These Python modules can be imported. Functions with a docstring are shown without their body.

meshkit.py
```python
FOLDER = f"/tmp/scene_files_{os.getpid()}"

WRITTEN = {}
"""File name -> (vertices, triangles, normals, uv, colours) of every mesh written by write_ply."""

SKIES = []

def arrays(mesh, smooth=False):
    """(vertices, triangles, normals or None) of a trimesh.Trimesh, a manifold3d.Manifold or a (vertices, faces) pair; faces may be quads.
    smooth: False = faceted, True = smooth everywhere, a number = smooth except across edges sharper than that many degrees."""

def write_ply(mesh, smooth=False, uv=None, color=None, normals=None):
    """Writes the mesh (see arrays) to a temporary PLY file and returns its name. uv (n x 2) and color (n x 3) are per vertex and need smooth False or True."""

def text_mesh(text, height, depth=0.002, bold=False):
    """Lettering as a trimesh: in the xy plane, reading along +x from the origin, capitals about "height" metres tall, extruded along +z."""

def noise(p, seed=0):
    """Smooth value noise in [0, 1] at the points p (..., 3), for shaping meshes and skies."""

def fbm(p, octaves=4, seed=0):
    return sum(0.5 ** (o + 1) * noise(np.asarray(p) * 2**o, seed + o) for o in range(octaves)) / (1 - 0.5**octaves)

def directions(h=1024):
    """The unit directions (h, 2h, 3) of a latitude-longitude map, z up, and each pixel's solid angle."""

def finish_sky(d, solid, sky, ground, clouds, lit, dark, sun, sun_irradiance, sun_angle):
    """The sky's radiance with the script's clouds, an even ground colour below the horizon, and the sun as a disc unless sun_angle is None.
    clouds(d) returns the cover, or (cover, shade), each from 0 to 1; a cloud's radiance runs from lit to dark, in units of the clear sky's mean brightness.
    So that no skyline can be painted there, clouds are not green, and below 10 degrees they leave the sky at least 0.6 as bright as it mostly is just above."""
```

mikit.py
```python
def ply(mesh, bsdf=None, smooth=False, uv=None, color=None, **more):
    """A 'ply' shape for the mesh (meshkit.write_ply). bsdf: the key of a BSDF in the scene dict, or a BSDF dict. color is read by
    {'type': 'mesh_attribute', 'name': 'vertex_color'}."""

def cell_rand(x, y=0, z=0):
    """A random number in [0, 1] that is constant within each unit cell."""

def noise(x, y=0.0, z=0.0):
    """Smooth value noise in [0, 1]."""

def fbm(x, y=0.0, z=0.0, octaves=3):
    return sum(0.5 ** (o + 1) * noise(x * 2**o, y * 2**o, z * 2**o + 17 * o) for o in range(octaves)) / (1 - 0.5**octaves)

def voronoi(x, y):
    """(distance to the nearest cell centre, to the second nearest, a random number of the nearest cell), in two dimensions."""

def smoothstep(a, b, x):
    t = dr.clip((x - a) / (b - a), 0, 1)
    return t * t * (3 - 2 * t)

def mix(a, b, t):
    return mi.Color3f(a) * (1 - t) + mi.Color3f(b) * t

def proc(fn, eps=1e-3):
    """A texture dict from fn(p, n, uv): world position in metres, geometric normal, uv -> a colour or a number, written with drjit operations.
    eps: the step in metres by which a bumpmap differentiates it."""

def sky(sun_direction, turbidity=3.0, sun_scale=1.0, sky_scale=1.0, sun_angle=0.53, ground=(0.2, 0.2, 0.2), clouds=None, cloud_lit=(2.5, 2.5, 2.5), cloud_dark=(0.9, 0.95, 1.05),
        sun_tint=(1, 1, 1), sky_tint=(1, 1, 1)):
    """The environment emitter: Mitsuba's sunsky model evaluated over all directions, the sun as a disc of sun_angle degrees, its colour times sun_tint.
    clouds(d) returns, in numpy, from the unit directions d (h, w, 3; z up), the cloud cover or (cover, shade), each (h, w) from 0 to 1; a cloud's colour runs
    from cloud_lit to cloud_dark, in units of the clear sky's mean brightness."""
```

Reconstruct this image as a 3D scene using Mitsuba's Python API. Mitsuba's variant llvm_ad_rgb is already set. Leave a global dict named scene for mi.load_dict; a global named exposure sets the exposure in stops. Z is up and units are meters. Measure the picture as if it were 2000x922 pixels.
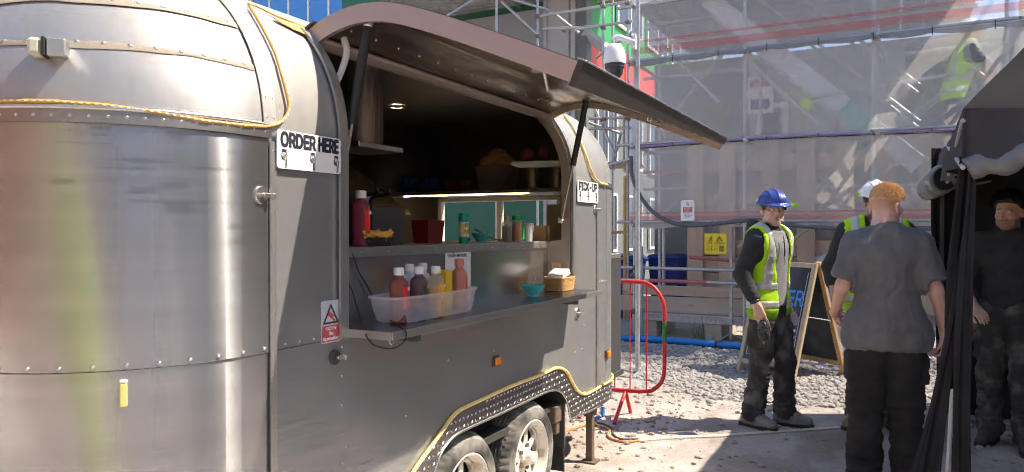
import math, numpy as np, trimesh, manifold3d as m3, shapely, drjit as dr, mitsuba as mi, mikit, meshkit
from shapely.geometry import Polygon, Point, box as sbox, LineString
from shapely import affinity
from mikit import proc, noise as mn, fbm as mf, smoothstep as sst, mix as mmix, voronoi
V3 = lambda *a: np.array(a, float)
PI = math.pi
scene, labels = {}, {}
# ---- the site frame: x runs along the trailer and the lane, y to the left, z up; the camera stands at the origin, 1.5 m up
CY, SY = 0.8842, 0.4670
F2, R2, UP = V3(CY, SY, 0), V3(SY, -CY, 0), V3(0, 0, 1)
EYE, FOC = V3(0, 0, 1.5), 1420.0
T = mi.ScalarTransform4f
scene['camera'] = dict(type='perspective', fov=2 * math.degrees(math.atan(1000 / FOC)), fov_axis='x', near_clip=0.02, far_clip=900.0,
                       to_world=T().look_at(origin=[0, 0, 1.5], target=[CY, SY, 1.5 - 11 / FOC], up=[0, 0, 1]))
def clouds(d):
    n = meshkit.fbm(d * V3(2.2, 2.2, 4.0) + 3.1, 5, 4)
    c = 0.85 * np.clip((n - 0.50) * 4.0, 0, 1)
    return c, np.clip((n - 0.6) * 2.5, 0, 1)
SUN = V3(0.49, -1.0, 1.5)
scene['sky'] = mikit.sky(SUN, turbidity=3.5, sun_scale=1.0, sun_tint=(0.95, 1.0, 1.07), sky_scale=1.0, ground=(0.27, 0.24, 0.22), clouds=clouds, cloud_lit=(1.7, 1.7, 1.7), cloud_dark=(0.9, 0.93, 0.97))
exposure = 2.7

# ---- placing things: a pixel of the 2000 x 922 photograph and one known coordinate give a point
def ray(u, v): return F2 + R2 * (u - 1000) / FOC + UP * (450 - v) / FOC
def at_x(u, v, x): d = ray(u, v); return EYE + d * x / d[0]
def at_y(u, v, y): d = ray(u, v); return EYE + d * y / d[1]
def at_z(u, v, z): d = ray(u, v); return EYE + d * (z - 1.5) / d[2]
def at_d(u, v, D): return EYE + ray(u, v) * D

# ---- names
used = {}
def key(name):
    k, n = name, used.get(name, 0)
    used[name] = n + 1
    return name if n == 0 else f'{name}_{n:03d}'
def thing(name, label, cat, group=None, kind=None):
    k = key(name); e = {}
    if label: e['label'] = label
    if cat: e['category'] = cat
    if group: e['group'] = group
    if kind: e['kind'] = kind
    labels[k] = e
    return k
def put(parent, name, mesh, bsdf, smooth=False, label=None, kind=None, **kw):
    """One shape entry: a part of PARENT (key parent__name), or a thing of its own when parent is None."""
    k = key(f'{parent}__{name}' if parent else name)
    if kw.get('uv') is None and bsdf + '_iso' in scene: bsdf += '_iso'    # brushed only where the mesh has a direction to brush along
    scene[k] = mikit.ply(mesh, bsdf, smooth, **kw)
    if label or kind:
        labels.setdefault(k, {}).update({a: b for a, b in (('label', label), ('kind', kind)) if b})
    return k
def solo(name, mesh, bsdf, label, cat, smooth=False, group=None, kind=None, **kw):
    k = thing(name, label, cat, group, kind); scene[k] = mikit.ply(mesh, bsdf, smooth, **kw); return k
def more(k, mesh, bsdf, smooth=False, **kw):
    put(k, *[None], mesh, bsdf) if False else None

# ---- meshes
def TM(v, f): return trimesh.Trimesh(np.asarray(v, float), np.asarray(f, int), process=False)
def join(ms): return trimesh.util.concatenate([m for m in ms if m is not None])
def hull(p):
    m = m3.Manifold.hull_points(np.asarray(p, float)).to_mesh()
    return TM(m.vert_properties[:, :3], m.tri_verts)
def box(x0, x1, y0, y1, z0, z1, b=0.0):
    lo, hi = np.minimum((x0, y0, z0), (x1, y1, z1)).astype(float), np.maximum((x0, y0, z0), (x1, y1, z1)).astype(float)
    b = min(b, 0.45 * (hi - lo).min())
    if b <= 0:
        m = trimesh.creation.box(extents=hi - lo); m.apply_translation((lo + hi) / 2); return m
    P = []
    for i in (0, 1):
        for j in (0, 1):
            for k in (0, 1):
                c = V3((lo, hi)[i][0], (lo, hi)[j][1], (lo, hi)[k][2]); s = V3(1 - 2 * i, 1 - 2 * j, 1 - 2 * k) * b
                for a in range(3):
                    q = c + s; q[a] = c[a]; P.append(q)
    return hull(P)
def cbox(c, e, b=0.0): c, e = np.asarray(c, float), np.asarray(e, float) / 2; return box(c[0]-e[0], c[0]+e[0], c[1]-e[1], c[1]+e[1], c[2]-e[2], c[2]+e[2], b)
def rot(axis, deg, at=(0, 0, 0)): return trimesh.transformations.rotation_matrix(math.radians(deg), axis, at)
def mv(m, t): m = m.copy(); m.apply_translation(t); return m
def tf(m, M): m = m.copy(); m.apply_transform(M); return m
def frame(o, x, z):
    """A matrix with origin o, local x along x and local z near z."""
    x = np.asarray(x, float) / np.linalg.norm(x); y = np.cross(z, x); y /= np.linalg.norm(y); M = np.eye(4)
    M[:3, 0], M[:3, 1], M[:3, 2], M[:3, 3] = x, y, np.cross(x, y), o
    return M
def resample(P, step):
    P = np.asarray(P, float); L = np.r_[0, np.cumsum(np.linalg.norm(np.diff(P, axis=0), axis=1))]
    s = np.linspace(0, L[-1], max(2, int(L[-1] / step) + 1))
    return np.stack([np.interp(s, L, P[:, k]) for k in range(3)], 1)
def spline(P, n=8):
    P = np.asarray(P, float); Q = np.vstack([2 * P[0] - P[1], P, 2 * P[-1] - P[-2]]); out = []
    for i in range(1, len(Q) - 2):
        t = np.linspace(0, 1, n, endpoint=False)[:, None]; a, b, c, d = Q[i-1:i+3]
        out.append(0.5 * (2*b + (c-a)*t + (2*a-5*b+4*c-d)*t*t + (3*b-a-3*c+d)*t**3))
    return np.vstack(out + [P[-1:]])
def tube(P, r, n=10, caps=True):
    P = np.asarray(P, float); r = np.broadcast_to(np.asarray(r, float), (len(P),)); t = np.gradient(P, axis=0); t /= np.linalg.norm(t, axis=1, keepdims=True) + 1e-12
    a = np.cross(t[0], (0, 0, 1) if abs(t[0][2]) < 0.9 else (1, 0, 0)); V = []
    for i in range(len(P)):
        a = a - t[i] * (a @ t[i]); a /= np.linalg.norm(a) + 1e-12; b = np.cross(t[i], a); an = np.arange(n) * 2 * PI / n
        V.append(P[i] + r[i] * (np.cos(an)[:, None] * a + np.sin(an)[:, None] * b))
    V = np.vstack(V); F = []
    for i in range(len(P) - 1):
        for j in range(n):
            A, B, C, D = i*n+j, i*n+(j+1)%n, (i+1)*n+(j+1)%n, (i+1)*n+j; F += [(A, B, C), (A, C, D)]
    if caps:
        c0, c1 = len(V), len(V) + 1; V = np.vstack([V, P[0], P[-1]]); m = (len(P)-1)*n
        for j in range(n): F += [(c0, (j+1)%n, j), (c1, m+j, m+(j+1)%n)]
    return TM(V, F)
def rod(a, b, r, n=10): return tube([a, b], r, n)
def lathe(prof, n=28, at=(0, 0, 0), axis=(0, 0, 1)):
    prof = np.asarray(prof, float); an = np.arange(n) * 2 * PI / n
    V = np.stack([prof[:, None, 0] * np.cos(an), prof[:, None, 0] * np.sin(an), np.repeat(prof[:, 1:2], n, 1)], -1).reshape(-1, 3); F = []
    for i in range(len(prof) - 1):
        for j in range(n):
            A, B, C, D = i*n+j, i*n+(j+1)%n, (i+1)*n+(j+1)%n, (i+1)*n+j; F += [(A, B, C), (A, C, D)]
    m = TM(V, F); ax = np.asarray(axis, float)
    if abs(ax[2]) < 0.999: m.apply_transform(frame((0, 0, 0), np.cross(ax, (0, 0, 1)) if abs(ax[2]) < .9 else (1, 0, 0), ax))
    elif ax[2] < 0: m.apply_transform(rot((1, 0, 0), 180))
    m.apply_translation(at); return m
def sheet(P, uv=None, flip=False):
    """A grid of points [i, j, 3] as a sheet."""
    P = np.asarray(P, float); a, b = P.shape[:2]; i, j = np.meshgrid(np.arange(a - 1), np.arange(b - 1), indexing='ij')
    q = np.stack([i*b+j, (i+1)*b+j, (i+1)*b+j+1, i*b+j+1], -1).reshape(-1, 4)
    if flip: q = q[:, ::-1]
    return TM(P.reshape(-1, 3), np.vstack([q[:, :3], q[:, [0, 2, 3]]]))
def slab(P, th):
    """A grid of points as a solid sheet, th thick against its normals."""
    P = np.asarray(P, float); n = np.cross(np.gradient(P, axis=0), np.gradient(P, axis=1)); n /= np.linalg.norm(n, axis=-1, keepdims=True) + 1e-12
    Q = P - n * th; a, b = P.shape[:2]; N = a * b; A = sheet(P); B = sheet(Q, flip=True); F = [A.faces, B.faces + N]
    loop = [(i, 0) for i in range(a)] + [(a-1, j) for j in range(1, b)] + [(i, b-1) for i in range(a-2, -1, -1)] + [(0, j) for j in range(b-2, 0, -1)]
    ids = [i * b + j for i, j in loop]; s = []
    for k in range(len(ids)):
        p, q = ids[k], ids[(k+1) % len(ids)]; s += [(q, p, p + N), (q, p + N, q + N)]
    return TM(np.vstack([P.reshape(-1, 3), Q.reshape(-1, 3)]), np.vstack(F + [s]))
def loft(rings, cap0=True, cap1=True):
    R = [np.asarray(r) for r in rings]; n = len(R[0]); V = np.vstack(R); F = []
    for i in range(len(R) - 1):
        for j in range(n): A, B, C, D = i*n+j, i*n+(j+1)%n, (i+1)*n+(j+1)%n, (i+1)*n+j; F += [(A, B, C), (A, C, D)]
    for on, k, fl in ((cap0, 0, True), (cap1, len(R) - 1, False)):
        if on:
            c = len(V); V = np.vstack([V, R[k].mean(0)])
            for j in range(n): a, b = k*n+j, k*n+(j+1)%n; F.append((c, b, a) if fl else (c, a, b))
    return TM(V, F)
def extr(poly, h):
    gs = getattr(poly, 'geoms', [poly]); return join([trimesh.creation.extrude_polygon(g, h, engine='earcut') for g in gs if g.area > 1e-9])
MXZ = np.array([[1, 0, 0, 0], [0, 0, -1, 0], [0, 1, 0, 0], [0, 0, 0, 1.]])     # flat xy artwork to a face that looks towards -y
MYZ = np.array([[0, 0, -1, 0], [-1, 0, 0, 0], [0, 1, 0, 0], [0, 0, 0, 1.]])    # the same, to a face that looks towards -x
def face_y(m, x, y, z): return mv(tf(m, MXZ), (x, y, z))
def face_x(m, x, y, z): return mv(tf(m, MYZ), (x, y, z))
def text(s, h, w=None, depth=0.0012, bold=True):
    m = meshkit.text_mesh(s, h, depth, bold); m.apply_translation((-m.bounds[0][0], 0, 0))
    if w: m.apply_scale((w / m.bounds[1][0], 1, 1))
    return m
def heavy(s, h, w=None, depth=0.0012, fat=0.035):
    """Extra bold lettering: three offset copies, each a hair deeper than the last."""
    m = text(s, h, w, depth); return join([tf(m, np.array([[1, 0, 0, dx * fat * h], [0, 1, 0, dy * fat * h], [0, 0, 1 + i * .15, 0], [0, 0, 0, 1.]])) for i, (dx, dy) in enumerate(((0, 0), (1, .5), (-1, -.5), (.6, -1), (-.6, 1)))])
def rrect(w, h, r): return sbox(r, r, w - r, h - r).buffer(r, 6)
# signed distance fields, for people, clothes and soft things
def smin(a, b, k): h = np.clip(0.5 + 0.5 * (b - a) / k, 0, 1); return b * (1 - h) + a * h - k * h * (1 - h)
def smax(a, b, k): return -smin(-a, -b, k)
def cone(p, a, b, ra, rb, sx=None):
    a, b = np.asarray(a, np.float32), np.asarray(b, np.float32); ab = b - a; pa = p - a
    h = np.clip((pa @ ab) / (ab @ ab + 1e-12), 0, 1); d = pa - h[..., None] * ab
    return np.sqrt((d * d).sum(-1)) - (ra + (rb - ra) * h)
def ell(p, c, r):
    q = (p - np.asarray(c, np.float32)); r = np.asarray(r, np.float32); k0 = np.sqrt(((q / r) ** 2).sum(-1)); k1 = np.sqrt(((q / r ** 2) ** 2).sum(-1)) + 1e-9
    return k0 * (k0 - 1) / k1
def rboxd(p, c, e, r):
    q = np.abs(p - np.asarray(c, np.float32)) - (np.asarray(e, np.float32) - r); return np.sqrt((np.maximum(q, 0) ** 2).sum(-1)) + np.minimum(q.max(-1), 0) - r
def uni(k, *ds):
    d = ds[0]
    for e in ds[1:]: d = smin(d, e, k)
    return d
def net(fn, lo, hi, h):
    """Surface nets: the zero level of fn over a box as a mesh."""
    lo, hi = np.asarray(lo, np.float32), np.asarray(hi, np.float32); n = np.ceil((hi - lo) / h).astype(int) + 1
    ax = [lo[k] + h * np.arange(n[k], dtype=np.float32) for k in range(3)]
    G = np.stack(np.meshgrid(*ax, indexing='ij'), -1); V = fn(G).astype(np.float32)
    for k in range(3):                                   # close at the box
        sl = [slice(None)] * 3
        for e in (0, -1): sl[k] = e; V[tuple(sl)] = np.maximum(V[tuple(sl)], 1e-4)
    S = V < 0; c = tuple(x - 1 for x in n); num = np.zeros(c, np.float32); acc = np.zeros(c + (3,), np.float32); quads = []
    off = lambda o: tuple(slice(o[k], o[k] + c[k]) for k in range(3))
    for a in range(3):
        b1, b2 = (a + 1) % 3, (a + 2) % 3
        for i in (0, 1):
            for j in (0, 1):
                o = [0, 0, 0]; o[b1], o[b2] = i, j; p = list(o); p[a] = 1
                v0, v1 = V[off(o)], V[off(p)]; x = (v0 < 0) != (v1 < 0); t = np.where(x, v0 / np.where(x, v0 - v1, 1), 0)
                num += x
                for k in range(3):
                    acc[..., k] += x * ((t if k == a else o[k]))
    live = num > 0; ids = np.full(c, -1); ids[live] = np.arange(live.sum()); I = np.argwhere(live)
    P = lo + h * (I + acc[live] / num[live][:, None])
    for a in range(3):
        b1, b2 = (a + 1) % 3, (a + 2) % 3; s0 = [slice(None)] * 3; s0[a] = slice(0, -1); s1 = [slice(None)] * 3; s1[a] = slice(1, None)
        E = np.argwhere(S[tuple(s0)] != S[tuple(s1)]); E = E[(E[:, b1] > 0) & (E[:, b2] > 0) & (E[:, b1] < c[b1]) & (E[:, b2] < c[b2])]
        def at(d1, d2): e = E.copy(); e[:, b1] -= d1; e[:, b2] -= d2; return ids[e[:, 0], e[:, 1], e[:, 2]]
        q = np.stack([at(1, 1), at(0, 1), at(0, 0), at(1, 0)], 1); f = ~S[E[:, 0], E[:, 1], E[:, 2]]; q[f] = q[f][:, ::-1]; quads.append(q)
    Q = np.vstack(quads); Q = Q[(Q >= 0).all(1)]
    return TM(P, np.vstack([Q[:, :3], Q[:, [0, 2, 3]]]))

# ---- materials
def rgb(*c): return {'type': 'rgb', 'value': [float(x) for x in (c if len(c) > 1 else [c[0]] * 3)]}
def col(c): return c if isinstance(c, dict) else rgb(*c)
def mat(name, c, rough=0.6, metal=0.0, spec=0.5, two=True, bump=None, bscale=0.002, **kw):
    d = dict(type='principled', base_color=col(c), roughness=rough, metallic=metal, specular=spec, **kw)
    if bump is not None: d = dict(type='bumpmap', arbitrary=bump, scale=bscale, bsdf=d)
    scene['m_' + name] = dict(type='twosided', bsdf=d) if two else d
    return 'm_' + name
def alu(name, au, av, c, bump=None, bscale=0.001):
    d = dict(type='roughconductor', distribution='ggx', material='Al', alpha_u=au, alpha_v=av, specular_reflectance=col(c))
    if bump is not None: d = dict(type='bumpmap', arbitrary=bump, scale=bscale, bsdf=d)
    scene['m_' + name] = dict(type='twosided', bsdf=d); return 'm_' + name
# ---- surfaces
def f_ground(p, n, uv):
    big = mf(p.x * 0.55, p.y * 0.55, 1.0, 4); mid = mf(p.x * 3.1 + 7, p.y * 3.1, 2.0, 4); fine = mf(p.x * 38, p.y * 38, 3.0, 3)
    c = mmix((0.33, 0.28, 0.25), (0.50, 0.445, 0.41), sst(0.25, 0.75, 0.55 * big + 0.45 * mid))
    c = mmix(c, (0.20, 0.165, 0.15), 0.55 * sst(0.56, 0.72, mf(p.x * 1.3, p.y * 2.3 + 9, 4.0, 4)))
    spk = voronoi(p.x * 42, p.y * 42)
    c = mmix(c, (0.14, 0.13, 0.125), 0.75 * (1 - sst(0.12, 0.24, spk[0])) * sst(0.55, 0.8, spk[2]))
    gr = sst(6.55, 7.05, p.x + 0.5 * mf(p.x * 2, p.y * 2, 5.0, 3) + 0.25 * mf(p.y * 9, p.x * 9, 1.0, 2))
    c = mmix(c, mmix((0.20, 0.19, 0.18), (0.36, 0.34, 0.32), mf(p.x * 25, p.y * 25, 6.0, 3)), 0.85 * gr)
    trk = sst(0.30, 0.85, mf(p.x * 0.9 + 3, p.y * 9.0 + 2.0 * mn(p.x * .7, 2.0), 8.0, 3)) * sst(0.35, 0.7, mf(p.x * .5, p.y * .8, 12.0, 2))
    c = mmix(c, (0.27, 0.225, 0.20), 0.45 * trk * (1 - gr))
    crack = voronoi(p.x * 1.1 + 0.5 * mf(p.x * 3, p.y * 3, 1.0, 3), p.y * 1.1 + 0.5 * mf(p.y * 3, p.x * 3, 4.0, 3))
    c = mmix(c, (0.16, 0.13, 0.12), 0.5 * (1 - sst(0.004, 0.016, crack[1] - crack[0])) * (1 - gr) * sst(0.4, 0.7, mf(p.x * .8, p.y * .8, 21.0, 2)))
    return c * (0.80 + 0.26 * fine)
def f_ground_h(p, n, uv): return mf(p.x * 9, p.y * 9, 0.0, 4) + 0.35 * mf(p.x * 60, p.y * 60, 0.0, 2)
mat('ground', proc(f_ground), 0.9, spec=0.25, bump=proc(f_ground_h, 2e-3), bscale=0.012)
def rock(c0, c1):
    def f(p, n, uv): return mmix(c0, c1, mf(p.x * 21, p.y * 21, p.z * 21, 2)) * (0.7 + 0.6 * mn(p.x * 120, p.y * 120, p.z * 120))
    return proc(f)
mat('stone', rock((0.20, 0.19, 0.185), (0.40, 0.38, 0.365)), 0.9, spec=0.3)
mat('rubble', rock((0.26, 0.21, 0.18), (0.45, 0.38, 0.34)), 0.9, spec=0.25)
# brushed aluminium: lines run along the panel (u), so that highlights spread up and down (v)
def brush(lo, hi, dirt=0.35):
    def f(p, n, uv):
        g = mn(uv.x * 5, uv.y * 700, 0.0) * 0.3 + 0.5 * mn(uv.x * 1.3 + 31, uv.y * 190, 2.0) + 0.35 * mn(uv.x * .8 + 3, uv.y * 60, 5.0)
        s = mf(uv.x * 2.6, uv.y * 3.4, 3.0, 4); k = mn(uv.x * 11, uv.y * 95, 7.0) * sst(0.35, 0.75, mn(uv.x * 2.1, uv.y * 3, 9.0) + 0.15)
        c = mmix((lo,) * 3, (hi,) * 3, 0.8 * g)
        c = c * (1 - dirt * sst(0.45, 0.8, s)) * (1 - 0.30 * sst(0.62, 0.80, k))
        return c * mi.Color3f(0.955, 0.985, 1.03)
    return proc(f)
def wav(p, n, uv): return mf(uv.x * 2.2, uv.y * 2.2, 1.0, 2) + 0.06 * mn(uv.x * 9, uv.y * 800, 0.0)
def worn(name, w, dull, **kw):
    """Brushed metal whose scuffed skin also scatters light: a share w of it is dull grey."""
    n = alu(name, **kw); d = scene[n]['bsdf']; b = dict(type='blendbsdf', weight=w)
    if d['type'] == 'bumpmap': b['a'] = d['bsdf']
    else: b['a'] = d
    b['b'] = dict(type='principled', base_color=rgb(*dull), roughness=0.55, specular=0.5)
    scene[n]['bsdf'] = {**d, 'bsdf': b} if d['type'] == 'bumpmap' else b
worn('side', 0.22, (0.68, 0.69, 0.71), au=0.045, av=0.13, c=brush(0.24, 0.54), bump=proc(wav, 4e-3), bscale=0.011)
worn('front', 0.10, (0.40, 0.40, 0.42), au=0.022, av=0.20, c=brush(0.46, 0.72, 0.2), bump=proc(wav, 4e-3), bscale=0.0006)
def roofc(p, n, uv):
    s = mf(uv.x * 3.1, uv.y * 4.0, 3.0, 4); k = mf(uv.x * 24, uv.y * 7, 6.0, 3); c = mmix((0.40, 0.40, 0.40), (0.66, 0.66, 0.66), 0.6 * s + 0.5 * k)
    return mmix(c, (0.42, 0.34, 0.24), 0.45 * sst(0.60, 0.76, mf(uv.x * 1.7 + 4, uv.y * 6, 8.0, 4)))
worn('roof', 0.36, (0.40, 0.395, 0.385), au=0.22, av=0.34, c=proc(roofc), bump=proc(wav, 4e-3), bscale=0.005)
def innerc(p, n, uv): return mmix((0.48, 0.43, 0.39), (0.72, 0.66, 0.60), mf(p.x * 3, p.y * 3, p.z * 3, 3))
alu('hatch_inner', 0.06, 0.10, proc(innerc), bump=proc(lambda p, n, uv: mf(p.x * 0.9, p.y * 7.0, p.z * 4.0, 3), 4e-3), bscale=0.045)
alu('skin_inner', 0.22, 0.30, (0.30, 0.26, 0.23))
worn('steel', 0.08, (0.42, 0.42, 0.42), au=0.05, av=0.11, c=brush(0.50, 0.74, 0.25))
worn('steel_iso', 0.2, (0.40, 0.40, 0.40), au=0.16, av=0.16, c=(0.58, 0.58, 0.57)); worn('roof_iso', 0.4, (0.42, 0.415, 0.40), au=0.28, av=0.28, c=(0.62, 0.61, 0.60))
alu('shelf', 0.06, 0.06, (0.62, 0.62, 0.62))
alu('shiny', 0.12, 0.12, (0.72, 0.71, 0.69))
alu('trim', 0.17, 0.17, (0.42, 0.40, 0.385))
alu('lip', 0.30, 0.30, (0.62, 0.52, 0.47))
mat('sealant', (0.36, 0.31, 0.25), 0.7)
def galvc(p, n, uv): return mmix((0.33, 0.34, 0.35), (0.60, 0.61, 0.62), mf(p.x * 4, p.y * 4, p.z * 6, 4)) * (0.85 + 0.3 * mn(p.x * 70, p.y * 70, p.z * 40))
mat('galv', proc(galvc), 0.48, 0.55)
mat('galv_red', (0.42, 0.14, 0.14), 0.7)
mat('galv_teal', (0.16, 0.42, 0.36), 0.6)
mat('galv_ochre', (0.52, 0.36, 0.12), 0.6)
mat('clip', (0.22, 0.20, 0.17), 0.55, 0.5)
def wood(c0, c1, ax):
    def f(p, n, uv):
        a, b = (p.z, p.y + p.x) if ax == 'z' else (p.y + p.x, p.z)
        g = mf(a * 1.6, b * 34, 1.0, 3); k = mf(a * 0.9 + 8, b * 4.0, 5.0, 3)
        c = mmix(c0, c1, 0.55 * g + 0.45 * k); kn = voronoi(a * 1.8, b * 7.0)
        return mmix(c, (0.10, 0.065, 0.045), 0.55 * (1 - sst(0.04, 0.13, kn[0])) * sst(0.6, 0.7, kn[2]))
    return proc(f)
for i, (a, b) in enumerate((((.42, .33, .25), (.60, .49, .39)), ((.47, .37, .285), (.66, .54, .43)), ((.36, .285, .22), (.53, .44, .36)))):
    mat(f'plank_v{i}', wood(a, b, 'z'), 0.8, spec=0.2)
    mat(f'plank_h{i}', wood(a, b, 'y'), 0.8, spec=0.2)
mat('board_frame', wood((.36, .27, .17), (.52, .42, .30), 'z'), 0.75, spec=0.2)
mat('board_frame_warm', wood((.42, .25, .12), (.58, .38, .20), 'z'), 0.7, spec=0.25)
def netting(name, op, c):
    d = dict(type='principledthin', base_color=rgb(*c), roughness=0.8, diff_trans=1.0, spec_trans=0.0)
    scene['m_' + name] = dict(type='mask', opacity=op, bsdf=d); return 'm_' + name
netting('net', 0.49, (0.93, 0.91, 0.90)); netting('net_red', 0.49, (0.80, 0.30, 0.30)); netting('net_fold', 0.80, (0.46, 0.47, 0.50))
mat('dark_metal', (0.055, 0.055, 0.06), 0.5)
mat('grey_clad', (0.40, 0.40, 0.405), 0.6); mat('grey_mid', (0.27, 0.28, 0.29), 0.6); mat('charcoal', (0.15, 0.16, 0.155), 0.55)
mat('green_clad', (0.035, 0.30, 0.07), 0.45); mat('dark_green', (0.02, 0.13, 0.075), 0.5); mat('red_clad', (0.72, 0.055, 0.025), 0.45)
mat('white_paint', (0.76, 0.76, 0.75), 0.5); mat('off_white', (0.62, 0.61, 0.58), 0.6)
mat('blue_glass', (0.02, 0.20, 0.55), 0.12, 0.0, 1.0); mat('dark_glass', (0.035, 0.045, 0.055), 0.08, spec=0.9)
mat('black', (0.018, 0.018, 0.02), 0.5); mat('black_gloss', (0.045, 0.05, 0.06), 0.25); mat('rubber', (0.025, 0.025, 0.025), 0.7)
mat('red_paint', (0.62, 0.03, 0.035), 0.4); mat('green_tape', (0.03, 0.22, 0.05), 0.5); mat('blue_pipe', (0.01, 0.20, 0.62), 0.42); mat('bin_blue', (0.012, 0.035, 0.20), 0.45)
mat('yellow_tag', (0.78, 0.60, 0.02), 0.5); mat('ink', (0.015, 0.018, 0.035), 0.6); mat('ink_blue', (0.05, 0.22, 0.62), 0.8); mat('ink_pink', (0.55, 0.35, 0.62), 0.8)
mat('sign_white', (0.80, 0.80, 0.80), 0.45); mat('sign_red', (0.46, 0.085, 0.10), 0.5); mat('sign_grey', (0.50, 0.53, 0.58), 0.5)
def chalkc(p, n, uv): return mmix((0.020, 0.022, 0.026), (0.085, 0.09, 0.10), sst(0.35, 0.8, mf(p.y * 3, p.z * 3, p.x * 3, 4)))
mat('chalkboard', proc(chalkc), 0.75)
mat('rope', (0.66, 0.36, 0.08), 0.4, spec=0.6); mat('rope_yellow', (0.78, 0.62, 0.22), 0.4, spec=0.6); mat('led', (0.86, 0.83, 0.62), 0.3)
mat('tape', (0.55, 0.38, 0.13), 0.45)
mat('amber', (0.80, 0.22, 0.01), 0.2, spec=0.7); mat('reflector', (0.80, 0.66, 0.22), 0.25, spec=0.7)
def tyrec(p, n, uv): return mmix((0.05, 0.05, 0.05), (0.26, 0.25, 0.23), sst(0.3, 0.75, mf(p.x * 9, p.y * 9, p.z * 9, 3)))
mat('tyre', proc(tyrec), 0.85, spec=0.25)
def rimc(p, n, uv): return mmix((0.70, 0.68, 0.62), (0.36, 0.25, 0.15), 0.6 * sst(0.52, 0.72, mf(p.x * 15, p.y * 15, p.z * 15, 4)))
mat('rim', proc(rimc), 0.5)
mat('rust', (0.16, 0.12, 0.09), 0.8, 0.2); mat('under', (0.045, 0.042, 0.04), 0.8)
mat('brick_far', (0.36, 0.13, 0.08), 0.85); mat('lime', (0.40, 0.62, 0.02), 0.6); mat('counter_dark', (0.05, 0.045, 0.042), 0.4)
mat('cable_grey', (0.10, 0.11, 0.13), 0.5); mat('purple', (0.30, 0.22, 0.42), 0.6); mat('cable_orange', (0.62, 0.25, 0.08), 0.55); mat('hose_cream', (0.60, 0.52, 0.40), 0.6); mat('plug_blue', (0.10, 0.28, 0.66), 0.45)
mat('dirty_white', (0.60, 0.62, 0.63), 0.5); mat('leaf', (0.13, 0.21, 0.05), 0.6)
mat('tan_wall', (0.40, 0.34, 0.29), 0.8)
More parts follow.
